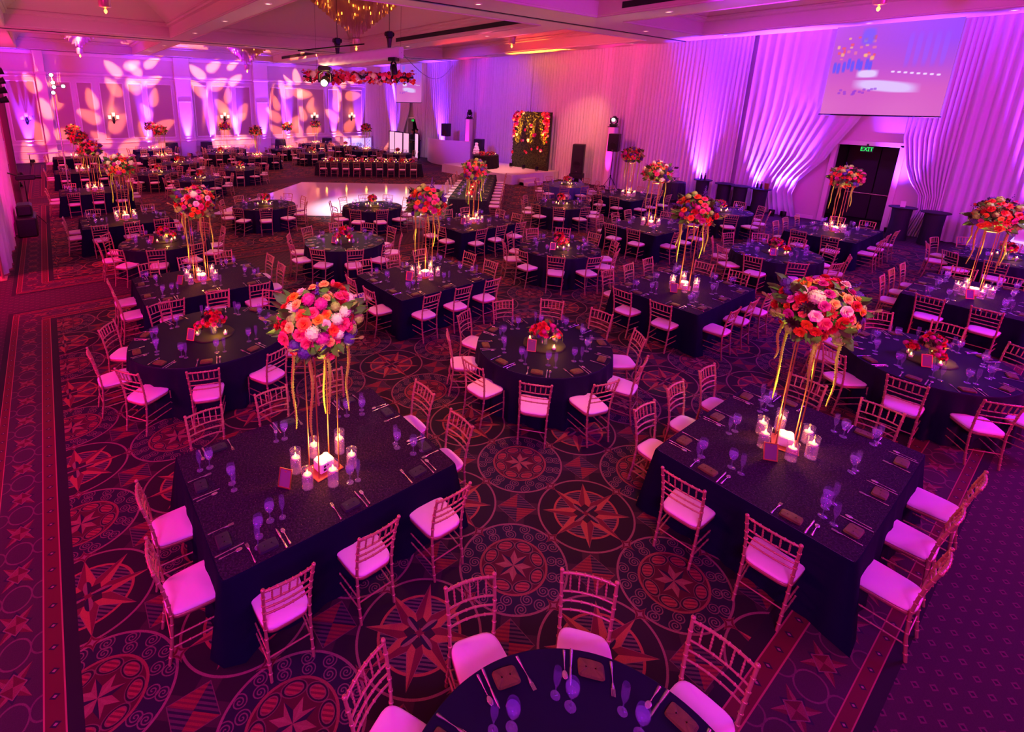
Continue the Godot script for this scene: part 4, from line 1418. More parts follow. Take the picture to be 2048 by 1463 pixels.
func build_uplights() -> void:
	var V := Color(0.42, 0.16, 1.0)
	var names := ["below the leftmost sconce", "left of the wide pilaster", "at the foot of the wide pilaster", "first right of the wide pilaster", "second right of the wide pilaster", "at the foot of the second wide pilaster", "right of the second wide pilaster", "left of the lit monogram counter", "at the lit monogram counter"]
	var k := 0
	for x in [-5.16, 1.72, 4.33, 6.15, 8.05, 10.06, 12.2, 16.45, 19.0]:
		var dz := 0.34 if (k == 2 or k == 5) else 0.0
		ring_light("wall_uplight", x, ZB + 0.34 + dz, Vector3(x, 2.8, ZB + 0.02 + dz), V, 620.0, 11.0, "black can uplight by the far wall, " + names[k])
		k += 1
	names = ["behind the first cocktail table", "behind the row of cocktail tables", "left of the tied drape", "at the foot of the left tied drape", "right of the dark doorway", "at the far right drape", "by the far screen", "behind the booth front"]
	k = 0
	for z in [-8.4, -6.1, -5.3, -4.9, -1.75, 1.5, -33.4, -27.0]:
		ring_light("drape_uplight", 19.14, z, Vector3(19.50, 3.6, z - 0.2), V, 420.0, 18.0, "black can uplight at the white drapes, " + names[k])
		k += 1
func leaf_gobo(at: Vector3, to: Vector3, c: Color, e: float, sd: int, where: String) -> void:  # lamp behind a plate with leaves cut out
	var x := look(at, to)
	var t := thing("gobo_projector", at)
	t.basis = x.basis
	var comb := CSGCombiner3D.new()
	comb.name = "pattern_plate"
	t.add_child(comb, true)
	comb.position = Vector3(0, 0, -1.05)
	comb.material_override = M.black_metal
	var b := CSGBox3D.new()
	b.name = "plate"
	b.size = Vector3(1.06, 0.78, 0.006)
	comb.add_child(b, true)
	var g := RandomNumberGenerator.new()
	g.seed = sd
	for br in 4:      # branches with paired leaves
		var o := Vector2(-0.40 + (br % 2) * 0.42 + 0.08 * g.randf(), -0.33 + 0.36 * (br / 2))
		var dir := 1.0 + 0.9 * (g.randf() - 0.3)
		for i in 6:
			var sidev := 1.0 if i % 2 == 0 else -1.0
			var p := o + Vector2(cos(dir), sin(dir)) * (0.03 + 0.058 * i)
			if i == 5: sidev = 0.0
			var a := dir + sidev * 0.9
			var L := 0.118 - 0.004 * i + 0.03 * g.randf()
			var u := Vector2(cos(a), sin(a))
			var w := Vector2(-u.y, u.x)
			var pts := PackedVector2Array()
			for q in 14:
				var tt := TAU * q / 14.0
				var lx := (1.0 - cos(tt)) * 0.5
				pts.append(p + u * L * (0.12 + lx) + w * L * 0.27 * sin(tt) * (1.25 - 0.7 * lx))
			if absf(p.x + u.x * L) > 0.47 or absf(p.y + u.y * L) > 0.34 or absf(p.x) > 0.46 or absf(p.y) > 0.33:
				continue
			var pg := CSGPolygon3D.new()
			pg.name = numbered("leaf_cut", comb)
			pg.polygon = pts
			pg.depth = 0.05
			pg.position.z = 0.025
			pg.operation = CSGShape3D.OPERATION_SUBTRACTION
			comb.add_child(pg, true)
			dir += 0.05
	var mb := MB.new()
	mb.lathe([Vector2(0.14, -0.04), Vector2(0.15, 0.0), Vector2(0.15, 0.42), Vector2(0.0, 0.44)], 18, Vector3.ZERO, Basis(Vector3.RIGHT, PI / 2))
	obj("housing", mb, "black_metal", t)
	mb = MB.new()
	for q in [[-0.53, 0.4], [0.53, 0.4]]:
		mb.tube([Vector3(q[0] * 0.2, 0.14, 0.0), Vector3(q[0], q[1] * 0.9, -1.05)], 0.012, 6)
	mb.tube([Vector3(0, 0.14, 0.1), x.basis.inverse() * Vector3(0, 0.6, 0) + Vector3(0, 0.0, 0.1)], 0.03, 8)
	obj("hanger", mb, "black_metal", t)
	tag(t, "black pattern projector and cut plate hidden in the coffer " + where, "projector", "")
	spot("gobo_lamp", at + x.basis * Vector3(0, 0, -0.06), to, c, e, 30.0, 0.01, 0.1)
# ---------------------------------------------------------------- stage, sound, light rigs, bars
func text_mesh(s: String, size: float, depth: float, font := "Droid Sans") -> TextMesh:
	var tm := TextMesh.new()
	var f := SystemFont.new()
	f.font_names = PackedStringArray([font])
	tm.font = f
	tm.text = s
	tm.font_size = 64
	tm.pixel_size = size / 64.0
	tm.depth = depth
	return tm
func speaker(at: Vector3, turn: float, s: Vector3, label: String) -> void:
	var t := thing("loudspeaker", at, turn)      # faces -x when turn is 0
	var mb := MB.new()
	mb.box(s, Vector3(0, s.y / 2, 0), 0.02)
	obj("cabinet", mb, "black", t)
	mb = MB.new()
	mb.box(Vector3(0.012, s.y * 0.94, s.z * 0.90), Vector3(-s.x / 2 - 0.004, s.y / 2, 0), 0.004)
	var gr := obj("grille", mb, "grille", t)
	mb = MB.new()
	mb.lathe([Vector2(0.0, 0.0), Vector2(s.z * 0.30, 0.0), Vector2(s.z * 0.33, 0.012), Vector2(s.z * 0.33, 0.02), Vector2(0.0, 0.006)], 20, Vector3(-s.x / 2 - 0.01, s.y * 0.32, 0), Basis(Vector3.BACK, PI / 2))
	obj("woofer", mb, "black_metal", gr)
	mb = MB.new()
	mb.box(Vector3(0.004, 0.03, 0.05), Vector3(-s.x / 2 - 0.012, s.y * 0.08, 0), 0.0)
	obj("badge", mb, "silver", gr)
	tag(t, label, "loudspeaker", "")
func tripod(called: String, at: Vector3, h: float, label: String, cat: String) -> void:
	var t := thing(called, at)
	var mb := MB.new()
	mb.tube([Vector3(0, 0.12, 0), Vector3(0, h * 0.6, 0), Vector3(0, h, 0)], [0.02, 0.02, 0.014], 8)
	obj("pole", mb, "black_metal", t)
	mb = MB.new()
	mb.lathe([Vector2(0.0, h * 0.36), Vector2(0.035, h * 0.37), Vector2(0.035, h * 0.41), Vector2(0.0, h * 0.42)], 10)
	obj("collar", mb, "black_metal", t)
	for k in 3:
		var a := TAU * k / 3.0 + 0.5
		var d := Vector3(cos(a), 0, sin(a))
		mb = MB.new()
		mb.tube([Vector3(0, h * 0.38, 0), d * 0.48 + Vector3(0, 0.015, 0)], 0.013, 6)
		mb.tube([Vector3(0, 0.14, 0), d * 0.28 + Vector3(0, h * 0.17, 0)], 0.008, 5)
		obj("leg", mb, "black_metal", t)
	tag(t, label, cat, "")
func moving_head(at: Vector3, up: float, tilt: float, turn: float, lensmat: String, label: String) -> void:   # up -1: hangs
	var t := thing("moving_head_light", at, turn)
	var mb := MB.new()
	mb.box(Vector3(0.34, 0.13, 0.30), Vector3(0, up * 0.065, 0), 0.025)
	obj("base", mb, "black_metal", t)
	for s in [-1.0, 1.0]:
		mb = MB.new()
		mb.tube([Vector3(s * 0.06, up * 0.13, 0), Vector3(s * 0.165, up * 0.20, 0), Vector3(s * 0.165, up * 0.42, 0)], [0.03, 0.035, 0.03], 8)
		obj("yoke_arm", mb, "black_metal", t)
	var bs := Basis(Vector3.RIGHT, tilt)
	mb = MB.new()
	mb.lathe([Vector2(0.0, -0.16), Vector2(0.09, -0.15), Vector2(0.125, -0.05), Vector2(0.12, 0.10), Vector2(0.105, 0.19), Vector2(0.095, 0.19), Vector2(0.09, 0.165), Vector2(0, 0.165)], 18, Vector3(0, up * 0.38, 0), bs)
	var hd := obj("head", mb, "black_metal", t)
	mb = MB.new()
	mb.lathe([Vector2(0, 0.166), Vector2(0.088, 0.166), Vector2(0.07, 0.185), Vector2(0, 0.192)], 16, Vector3(0, up * 0.38, 0), bs)
	obj("lens", mb, lensmat, hd)
	tag(t, label, "stage light", "")
func exit_sign(at: Vector3, label: String) -> void:
	var t := thing("exit_sign", at, -PI / 2)
	var mb := MB.new()
	mb.box(Vector3(0.36, 0.20, 0.04), Vector3.ZERO, 0.006)
	mb.box(Vector3(0.06, 0.10, 0.03), Vector3(0, 0.14, 0), 0.004)
	obj("case", mb, "black", t)
	obj("lettering", text_mesh("EXIT", 0.19, 0.006), "exit_green", t, Vector3(0, 0, 0.024))
	tag(t, label, "exit sign", "")
	omni("exit_lamp", at + Vector3(-0.25, 0, 0), Color(0.0, 1.0, 0.3), 0.012, 0.08)
func screen_image() -> Image:   # what the projector shows: the same hall, out of focus
	var im := Image.create(512, 480, false, Image.FORMAT_RGB8)
	var g := RandomNumberGenerator.new()
	g.seed = 5
	for y in 480:
		for x in 512:
			var u := x / 512.0
			var w := y / 480.0
			var a := 0.5 + 0.5 * sin(u * 9.0 + w * 2.0)
			var c := Color(0.78, 0.22, 0.68).lerp(Color(0.52, 0.16, 0.92), clampf(1.4 - w * 2.0, 0, 1) * (0.3 + 0.7 * u))
			c = c.lerp(Color(0.86, 0.36, 0.72), clampf((w - 0.45) * 2.2, 0, 1) * (0.55 + 0.25 * a)).lerp(Color(0.92, 0.78, 1.0), 0.22)
			im.set_pixel(x, y, c)
	var soft := func(cx: float, cy: float, rx: float, ry: float, c: Color, k: float, slope := 0.0) -> void:
		for y in range(maxi(0, int(cy - ry)), mini(480, int(cy + ry) + 1)):
			for x in range(maxi(0, int(cx - rx)), mini(512, int(cx + rx) + 1)):
				var dx := (x - cx) / rx
				var dy := (y - cy - slope * (x - cx)) / ry
				var q := maxf(0.0, 1.0 - dx * dx) * maxf(0.0, 1.0 - dy * dy)
				q = minf(1.0, q * 1.8)
				im.set_pixel(x, y, im.get_pixel(x, y).lerp(c, q * k))
	for i in 9:
		soft.call(20.0 + 20.0 * i + g.randf() * 8, 200.0 + 25.0 * g.randf(), 9.0, 34.0, Color(0.36, 0.34, 0.98), 0.85)
	for i in 26:
		soft.call(20.0 + 170.0 * g.randf(), 60.0 + 120.0 * g.randf(), 6.0 + 5 * g.randf(), 5.0 + 9.0 * g.randf(), [Color(1, 0.78, 0.45), Color(1, 0.35, 0.30), Color(0.95, 0.5, 0.6)][i % 3], 0.7)
	soft.call(150.0, 60.0, 34.0, 50.0, Color(0.45, 0.38, 0.98), 0.7)
	soft.call(178.0, 258.0, 52.0, 24.0, Color(0.90, 0.84, 1.0), 0.95)
	soft.call(265.0, 325.0, 150.0, 34.0, Color(0.88, 0.80, 1.0), 0.95, 0.12)
	for i in 8:
		soft.call(285.0 + 26.0 * i, 250.0 + 3.0 * i, 9.0, 6.0, Color(0.95, 0.88, 1.0), 0.95)
	for i in 5:
		soft.call(330.0 + 34.0 * i, 140.0, 12.0, 95.0, Color(0.60, 0.36, 0.98), 0.6)
	for i in 14:
		soft.call(30.0 + 200.0 * g.randf(), 330.0 + 40.0 * g.randf(), 8.0, 7.0, Color(0.55, 0.22, 0.85), 0.6)
	return im
func build_stage() -> void:
	var mb := MB.new()
	mb.box(Vector3(3.75, 0.5, 5.9), Vector3(17.52, 0.25, -19.2), 0.01)
	tag(obj("stage_platform", mb, "stage_white"), "low white stage platform in front of the flower wall", "stage")
	mb = MB.new()   # skirt cloth with hanging folds on two sides
	var rows := []
	for r in 5:
		var f := r / 4.0
		var row := []
		for k in 181:
			var u := k / 180.0
			var s := u * 9.65
			var p := Vector3(15.62, 0, -22.15 + s) if s < 5.9 else Vector3(15.62 + s - 5.9, 0, -16.22)
			var n := Vector3(-1, 0, 0) if s < 5.9 else Vector3(0, 0, 1)
			row.append(p + n * (0.012 + 0.022 * f * (1.0 + sin(k * 1.35 + 0.8 * sin(k * 0.3)))) + Vector3(0, 0.502 - f * 0.498, 0))
		rows.append(row)
	mb.grid(rows, false, Vector3(-1, 0, 1))
	tag(obj("stage_skirt", mb, "stage_white"), "white skirt cloth hanging round the stage platform", "skirt")
	var t := thing("stage_steps", Vector3(16.55, 0, -15.78))
	for q in [[0.17, 0.62, 0.1], [0.34, 0.32, -0.05]]:
		mb = MB.new()
		mb.box(Vector3(1.15, q[0], q[1]), Vector3(0, q[0] / 2, q[2]), 0.01)
		obj("step", mb, "stage_white", t)
	tag(t, "white two-tread steps at the front of the stage", "steps")
	var tc := Vector3(16.75, 0.5, -19.45)
	make_table(1.0, 0.66, true, tc, 0.5, "half-hidden stage table")
	var cl := obj("tablecloth", make_cloth(1.02, 0.68, true, 17, 0.03, 5), "sequin_plum", null, tc)
	cl.rotation.y = 0.5
	tag(cl, "glittering black cloth to the floor on the stage table", "tablecloth")
	var ty := tc.y + H + 0.001
	t = thing("white_flower_cone", Vector3(16.45, ty, -20.0))
	for k in 4:
		mb = MB.new()
		var r := 0.20 - 0.045 * k
		mb.lathe([Vector2(0, 0), Vector2(r, 0), Vector2(r + 0.006, 0.07), Vector2(r - 0.01, 0.165), Vector2(0, 0.17)], 20, Vector3(0, k * 0.17, 0))
		for q in 14:
			mb.ball(Vector3(cos(q * 2.4) * r, k * 0.17 + 0.03 + 0.10 * hash2(q, k), sin(q * 2.4) * r), Vector3.ONE * 0.035, 6, 4)
		obj("tier", mb, "stage_white", t)
	tag(t, "white tiered cone, glowing pink, on the stage table", "centrepiece")
	spot("cone_light", Vector3(14.6, 3.2, -17.2), Vector3(16.45, 1.7, -20.0), Color(1, 0.5, 0.85), 10.0, 6.0, 0.05, 0.5)
	var kk := 0
	for q in [[-0.55, 0.28], [-0.25, 0.42], [0.05, 0.42], [-0.42, 0.02]]:
		var o := copy("posy", "flower_posy", Vector3(tc.x + q[0], ty + 0.09, tc.z + q[1]), kk * 1.3)
		tag(o, "pink posy on the front of the stage table, %s from left" % NTH[kk], "posy", "posies on the stage table")
		kk += 1
	kk = 0
	for q in [[0.15, 0.15], [0.30, 0.30], [0.38, 0.05], [0.55, 0.2], [0.2, -0.1], [0.5, -0.12]]:
		tag(copy("votive", "votive_candle", Vector3(tc.x + q[0], ty, tc.z + q[1])), "%s lit candle on the right half of the stage table" % NTH[kk], "candle", "candles on the stage table")
		kk += 1
	mb = MB.new()
	mb.lathe([Vector2(0, 0), Vector2(0.038, 0), Vector2(0.04, 0.17), Vector2(0.015, 0.23), Vector2(0.015, 0.31), Vector2(0, 0.31)], 14)
	tag(obj("wine_bottle", mb, "black", null, Vector3(tc.x + 0.02, ty, tc.z - 0.2)), "dark wine bottle among candles on the stage table", "bottle")
	omni("stage_candles", Vector3(tc.x + 0.35, ty + 0.16, tc.z + 0.1), Color(1, 0.62, 0.3), 0.5, 0.06)
	# flower wall: hedge panel between the stage and the drapes
	t = thing("hedge_wall", Vector3(18.75, 0.5, -17.85))
	mb = MB.new()
	mb.box(Vector3(0.16, 3.25, 2.72), Vector3(0, 1.625, 0), 0.01)
	obj("backing", mb, "moss", t)
	mb = MB.new()
	var g := RandomNumberGenerator.new()
	g.seed = 3
	var lf := leaf_shape(0.085, 0.05)
	for k in 2600:
		var bs := Basis(Vector3.BACK, PI / 2 + (g.randf() - 0.5) * 1.2) * Basis(Vector3.UP, g.randf() * TAU)
		mb.add(lf, Transform3D(bs, Vector3(-0.085, g.randf() * 3.25, (g.randf() - 0.5) * 2.72)))
	tag(obj("hedge_leaves", mb, "hedge_green", t), "", "", "", "stuff")
	for k in 120:
		var kd: Array = KINDS[[0, 1, 14, 7, 10, 9, 2][g.randi() % 7]]
		var y := 3.22
		var z := 0.0
		if k < 52:
			z = -1.32 + absf(g.randfn(0, 0.22)); y = 3.25 - absf(g.randfn(0, 0.72)) * (1.0 if z < -1.0 else 0.4)
		elif k < 104:
			z = 1.32 - absf(g.randfn(0, 0.24)); y = 3.25 - absf(g.randfn(0, 0.75)) * (1.0 if z > 0.9 else 0.4)
		else:
			var cc: Array = [[-0.45, 2.2], [0.0, 2.4], [0.35, 1.9], [-0.15, 1.6], [0.12, 1.1], [-0.3, 0.9], [0.6, 1.2], [-0.6, 1.5]][(k - 104) % 8]
			z = cc[0] + 0.1 * g.randf(); y = cc[1] + 0.1 * g.randf()
		var key: String = "lod" + kd[0] + str(kd[2])
		if not bloom_mesh.has(key + "m"):
			bloom_mesh[key + "m"] = bloom(kd[0], kd[2] * 1.15, 1).mesh()
		var o := obj("wall_flower", bloom_mesh[key + "m"], kd[1], t)
		o.transform = Transform3D((Basis(Vector3.BACK, PI / 2) * Basis(Vector3.UP, g.randf() * TAU)).scaled(Vector3.ONE * (1.1 + 0.7 * g.randf())), Vector3(-0.10 - 0.06 * g.randf(), y, z))
	tag(t, "tall hedge wall with pink flowers at its top corners", "flower wall")
	kk = 0
	for z in [-18.85, -17.85, -16.85]:
		ring_light("stage_uplight", 18.25, z, Vector3(18.56, 3.0, z), Color(1.0, 0.58, 0.14), 420.0, 12.0, "black can uplight on the stage under the flower wall, " + ["left", "middle", "right"][kk])
		kk += 1
	for n in get_children():    # these three stand on the platform
		if n.name.begins_with("stage_uplight"):
			n.position.y += 0.5
func build_sound() -> void:
	speaker(Vector3(18.7, 0.0, -14.45), 0.5, Vector3(0.62, 0.62, 0.72), "black bass speaker box on the floor right of the stage")
	speaker(Vector3(18.7, 0.62, -14.45), 0.5, Vector3(0.55, 1.55, 0.60), "tall black speaker on the bass box right of the stage")
	speaker(Vector3(18.4, 0.5, -21.9), 0.4, Vector3(0.5, 1.45, 0.55), "tall black speaker at the left back of the stage")
	tripod("speaker_tripod", Vector3(18.1, 0, -24.95), 1.95, "black tripod holding the speaker left of the stage", "stand")
	speaker(Vector3(18.1, 1.95, -24.95), 0.35, Vector3(0.42, 0.85, 0.55), "black speaker on a tripod left of the stage")
	tripod("speaker_tripod", Vector3(18.45, 0, -12.25), 2.0, "black tripod holding the speaker by the right lit column", "stand")
	speaker(Vector3(18.45, 2.0, -12.25), 0.35, Vector3(0.42, 0.85, 0.50), "black speaker on a tripod by the right lit column")
	var k := 0
	for z in [-23.55, -12.72]:
		var t := thing("lit_column", Vector3(18.95, 0, z))
		var mb := MB.new()
		mb.box(Vector3(0.62, 0.03, 0.62), Vector3(0, 0.015, 0), 0.005)
		mb.box(Vector3(0.40, 0.03, 0.40), Vector3(0, 3.15, 0), 0.005)
		obj("end_plate", mb, "black_metal", t)
		mb = MB.new()
		var rows := []
		for r in 9:
			var row := []
			var f := r / 8.0
			for j in 40:
				var a := TAU * j / 40.0
				var s := 0.185 / maxf(absf(cos(a)), absf(sin(a))) * (1.12 - 0.12 * f)
				s = minf(s, 0.235)
				row.append(Vector3(cos(a) * s + 0.006 * sin(j * 3.1), 0.03 + 3.1 * f, sin(a) * s + 0.006 * cos(j * 2.3)))
			rows.append(row)
		mb.grid(rows, true)
		obj("stretch_sleeve", mb, "drape", t)
		tag(t, "white sleeved light column glowing pink, " + ["left of the stage", "right of the stage speaker tower"][k], "column", "")
		moving_head(Vector3(18.95, 3.17, z), 1.0, [0.2, 1.9][k], -1.2, ["lens", "lamp_white"][k], "black moving head light on top of the lit column " + ["left of the stage", "right of the stage speaker tower"][k])
		ring_light("column_uplight", 18.45, z + 0.12, Vector3(18.85, 3.0, z), Color(1.0, 0.10, 0.62), 60.0, 13.0, "black can uplight at the foot of the lit column " + ["left of the stage", "right of the stage speaker tower"][k])
		k += 1
	# booth of four glowing panels, with the curved white wall beside it
	var t := thing("lit_booth", Vector3(18.15, 0, -29.9))
	for i in 4:
		var u := i - 1.5
		var x := -0.32 * (1.0 - u * u / 2.6)
		var ang := 0.24 * u
		var bs := Basis(Vector3.UP, -ang)
		var c := Vector3(x, 1.02, u * 1.02)
		var mb := MB.new()
		for q in [[0, 0.90, 1.0, 0.07], [0, -0.95, 1.0, 0.14]]:
			mb.box(Vector3(0.05, q[3], q[2]), c + bs * Vector3(0, q[1], 0), 0.006, bs)
		for s in [-1.0, 1.0]:
			mb.box(Vector3(0.05, 1.87, 0.07), c + bs * Vector3(0, 0, s * 0.47), 0.006, bs)
		obj("frame", mb, "black_metal", t)
		mb = MB.new()
		mb.box(Vector3(0.02, 1.74, 0.88), c, 0.0, bs)
		obj("light_panel", mb, "booth_glow", t)
	tag(t, "curved front of four glowing white panels framed in black", "booth")
	area("booth_panel_lamp", Vector3(17.6, 1.05, -29.9), Vector3(10, 0.9, -29.9), Color(1, 0.82, 0.95), 1.0, Vector2(3.6, 1.6))
	var mb2 := MB.new()
	mb2.box(Vector3(0.45, 0.05, 2.2), Vector3(0, 1.35, 0), 0.01)
	for s in [-1.0, 1.0]:
		mb2.box(Vector3(0.4, 1.33, 0.05), Vector3(0, 0.665, s * 1.0), 0.01)
	tag(obj("booth_desk", mb2, "black", null, Vector3(18.6, 0, -29.9)), "black desk behind the glowing booth front", "desk")
	t = thing("laptop", Vector3(18.55, 1.376, -30.5), -0.4)
	mb2 = MB.new()
	mb2.box(Vector3(0.24, 0.018, 0.34), Vector3(0.1, 0.009, 0), 0.004)
	obj("keyboard_base", mb2, "silver", t)
	mb2 = MB.new()
	var lb := Basis(Vector3.BACK, 0.25)
	mb2.box(Vector3(0.01, 0.5, 0.34), Vector3(-0.03, 0.26, 0), 0.003, lb)
	obj("lid", mb2, "white_paint", t)
	tag(t, "open pale laptop on the desk behind the booth front", "laptop")
	mb2 = MB.new()
	var rows := []
	for r in 4:
		var row := []
		for j in 61:
			var u := j / 60.0
			row.append(Vector3(18.55 - 0.85 * sin(u * PI), [1.72, 1.70, 0.9, 0.01][r], lerpf(-27.6, -22.9, u)) + Vector3(0.0 if r > 0 else 0.03, 0, 0))
		rows.append(row)
	mb2.grid(rows, false, Vector3(-1, 0, 0))
	tag(obj("curved_screen_wall", mb2, "drape"), "low curved white stretch wall between the booth and stage", "screen wall")
	k = 0
	for z in [-30.4, -29.85]:
		person(Vector3(19.14, 0.0, z), ["standing behind the left half of the booth, black suit, only head showing", "standing behind the right half of the booth, black suit, only head showing"][k], 1.0 + 0.04 * k)
		k += 1
func person(at: Vector3, label: String, s: float) -> void:   # faces the room (-x)
	var t := thing("person", at, PI / 2)     # built facing +z... turned so that it looks along -x
	t.rotation.y = -PI / 2
	t.scale = Vector3.ONE * 1.16 * s
	var mb := MB.new()
	var rows := []
	for q in [[0.0, 0.10, 0.13], [0.08, 0.14, 0.10], [0.45, 0.17, 0.11], [0.80, 0.19, 0.13], [0.95, 0.185, 0.125], [1.10, 0.17, 0.11], [1.30, 0.21, 0.13], [1.42, 0.225, 0.115], [1.48, 0.15, 0.09], [1.51, 0.062, 0.062], [1.56, 0.058, 0.06], [1.60, 0.075, 0.085], [1.66, 0.083, 0.10], [1.72, 0.083, 0.105], [1.77, 0.07, 0.088], [1.80, 0.03, 0.04], [1.805, 0.004, 0.004]]:
		var row := []
		for j in 24:
			var a := TAU * j / 24.0
			var nose := 0.018 * exp(-pow((q[0] - 1.66) / 0.03, 2.0)) * exp(-pow((a - PI / 2) / 0.25, 2.0))
			row.append(Vector3(cos(a) * q[1], q[0], sin(a) * (q[2] + nose)))
		rows.append(row)
	mb.grid(rows, true)
	for sd in [-1.0, 1.0]:
		mb.tube([Vector3(sd * 0.20, 1.40, 0), Vector3(sd * 0.25, 1.12, -0.02), Vector3(sd * 0.20, 0.98, 0.22)], [0.055, 0.045, 0.032], 8)
		mb.ball(Vector3(sd * 0.086, 1.665, 0), Vector3(0.012, 0.03, 0.02), 6, 5)
		mb.ball(Vector3(sd * 0.20, 0.975, 0.26), Vector3(0.035, 0.018, 0.05), 8, 5)
		for f in 5:
			mb.tube([Vector3(sd * (0.20 + (f - 2) * 0.017), 0.975, 0.29), Vector3(sd * (0.20 + (f - 2) * 0.02), 0.965, 0.35 - absf(f - 1.5) * 0.012)], 0.008, 5)
	obj("body", mb, "skin", t)
	mb = MB.new()
	rows = []
	for q in [[0.06, 0.16, 0.115], [0.45, 0.185, 0.125], [0.80, 0.205, 0.145], [1.10, 0.185, 0.125], [1.30, 0.225, 0.145], [1.42, 0.24, 0.13], [1.485, 0.165, 0.105], [1.50, 0.09, 0.08]]:
		var row := []
		for j in 24:
			var a := TAU * j / 24.0
			row.append(Vector3(cos(a) * q[1], q[0], sin(a) * q[2]))
		rows.append(row)
	mb.grid(rows, true)
	for sd in [-1.0, 1.0]:
		mb.tube([Vector3(sd * 0.205, 1.41, 0), Vector3(sd * 0.25, 1.12, -0.02), Vector3(sd * 0.205, 0.99, 0.20)], [0.07, 0.06, 0.045], 8)
	obj("suit", mb, "suit", t)
	mb = MB.new()
	mb.ball(Vector3(0, 1.735, -0.012), Vector3(0.094, 0.088, 0.112), 12, 8)
	obj("hair", mb, "hair", t)
	tag(t, "person " + label, "person", "")
func build_rigs() -> void:
	# fabric-wrapped truss, hoists, garland and lights over the white dance floor
	var a := Vector3(4.45, 5.62, -15.55)
	var b := Vector3(6.15, 5.86, -12.75)
	var d := (b - a).normalized()
	var t := thing("wrapped_truss", a)
	var mb := MB.new()
	var rows := []
	for r in 25:
		var f := r / 24.0
		var row := []
		for j in 20:
			var an := TAU * j / 20.0
			var s := 0.19 / maxf(absf(cos(an)), absf(sin(an))) * (1.0 + 0.10 * sin(r * 2.7 + j * 0.9) * 0.6)
			row.append((b - a) * f + Vector3(-d.z, 0, d.x) * cos(an) * s + Vector3.UP * sin(an) * s * 0.95)
		rows.append(row)
	mb.grid(rows, true)
	mb.cap(rows[0], -d)
	mb.cap(rows[-1], d)
	obj("fabric_sleeve", mb, "drape", t)
	tag(t, "horizontal truss wrapped in white fabric over the dance floor", "truss")
	var k := 0
	for f in [0.22, 0.86]:
		var p := a.lerp(b, f) + Vector3(0, 0.2, 0)
		var h := thing("chain_hoist", p)
		mb = MB.new()
		mb.box(Vector3(0.22, 0.24, 0.16), Vector3(0, 0.42, 0), 0.03)
		mb.tube([Vector3(0.16, 0.44, 0), Vector3(-0.16, 0.44, 0)], 0.075, 12)
		obj("motor", mb, "black_metal", h)
		mb = MB.new()
		mb.tube([Vector3(0, 0.3, 0), Vector3(0, 0.0, 0)], [0.10, 0.06], 10)
		obj("chain_bag", mb, "black", h)
		mb = MB.new()
		mb.tube([Vector3(0, 0.5, 0), Vector3(0, 3.4, 0)], 0.010, 6)
		obj("chain", mb, "black_metal", h)
		tag(h, "black chain hoist above the %s end of the wrapped truss" % ["left", "right"][k], "hoist")
		k += 1
	mb = MB.new()
	mb.tube([a.lerp(b, 0.05) + Vector3(-0.9, 0.32, -0.3), a.lerp(b, 0.75) + Vector3(-0.4, 0.36, -0.4)], 0.025, 8)
	tag(obj("lighting_bar", mb, "black_metal"), "thin black bar lying across the top of the wrapped truss", "bar")
	t = thing("flower_garland", Vector3(4.55, 5.14, -17.45))
	var e := Vector3(8.55, 5.19, -15.40) - Vector3(4.55, 5.14, -17.45)
	mb = MB.new()
	mb.tube([Vector3.ZERO, e], 0.05, 8)
	obj("beam", mb, "leaf_dark", t)
	var g := RandomNumberGenerator.new()
	g.seed = 12
	var lm := leaf_shape(0.16, 0.07)
	var gr := MB.new()
	for q in 220:
		var kd: Array = KINDS[[0, 0, 1, 10, 10, 1, 2, 9, 0, 5][g.randi() % 10]]
		var an := g.randf() * TAU
		var n := Vector3(0, sin(an), 0) + Vector3(-e.z, 0, e.x).normalized() * cos(an)
		var key: String = "lod" + kd[0] + str(kd[2])
		if not bloom_mesh.has(key + "m"):
			bloom_mesh[key + "m"] = bloom(kd[0], kd[2] * 1.15, 1).mesh()
		var p := e * g.randf() + n * (0.10 + 0.14 * g.randf())
		var o := obj("bloom", bloom_mesh[key + "m"], kd[1], t)
		o.transform = Transform3D(Basis(Quaternion(Vector3.UP, n)).scaled(Vector3.ONE * (1.2 + 0.7 * g.randf())), p)
		gr.add(lm, Transform3D(Basis(Quaternion(Vector3.UP, n)) * Basis(Vector3.UP, g.randf() * TAU), e * g.randf() + n * 0.12))
	tag(obj("greenery", gr, "leaf_dark", t), "", "", "", "stuff")
	mb = MB.new()
	for f in [0.12, 0.88]:
		mb.tube([e * f + Vector3(0, 0.02, 0), e * f + Vector3(0, 3.9, 0)], 0.004, 5)
	obj("wire", mb, "black_metal", t)
	tag(t, "long hanging garland of red and pink flowers over the dance floor", "garland")
	moving_head(b + Vector3(-0.25, -0.17, -0.10), -1.0, 2.9, 0.5, "lens", "black moving head light hanging from the right end of the truss")
	moving_head(Vector3(4.55, 5.44, -15.45), -1.0, 1.95, -0.63, "star_lamp", "dazzling moving head light under the left end of the truss")
	get_child(get_child_count() - 1).scale = Vector3.ONE * 1.35
	spot("star_beam", Vector3(4.42, 5.0, -15.22), Vector3(-3.0, 0.5, -2.0), Color(1, 0.72, 0.62), 30.0, 30.0, 0.08, 0.6)
	omni("star_lamp_glow", Vector3(4.38, 5.0, -15.15), Color(1.0, 0.72, 0.52), 1.6, 0.09)
	mb = MB.new()
	var cab := []
	for i in 15:
		var f := i / 14.0
		cab.append(b.lerp(Vector3(19.4, 6.7, -26.0), f) + Vector3(0, -0.9 * sin(PI * f), 0))
	mb.tube(cab, 0.012, 5)
	tag(obj("power_cable", mb, "black_metal"), "thin black cable sagging from the truss to the drapes", "cable")
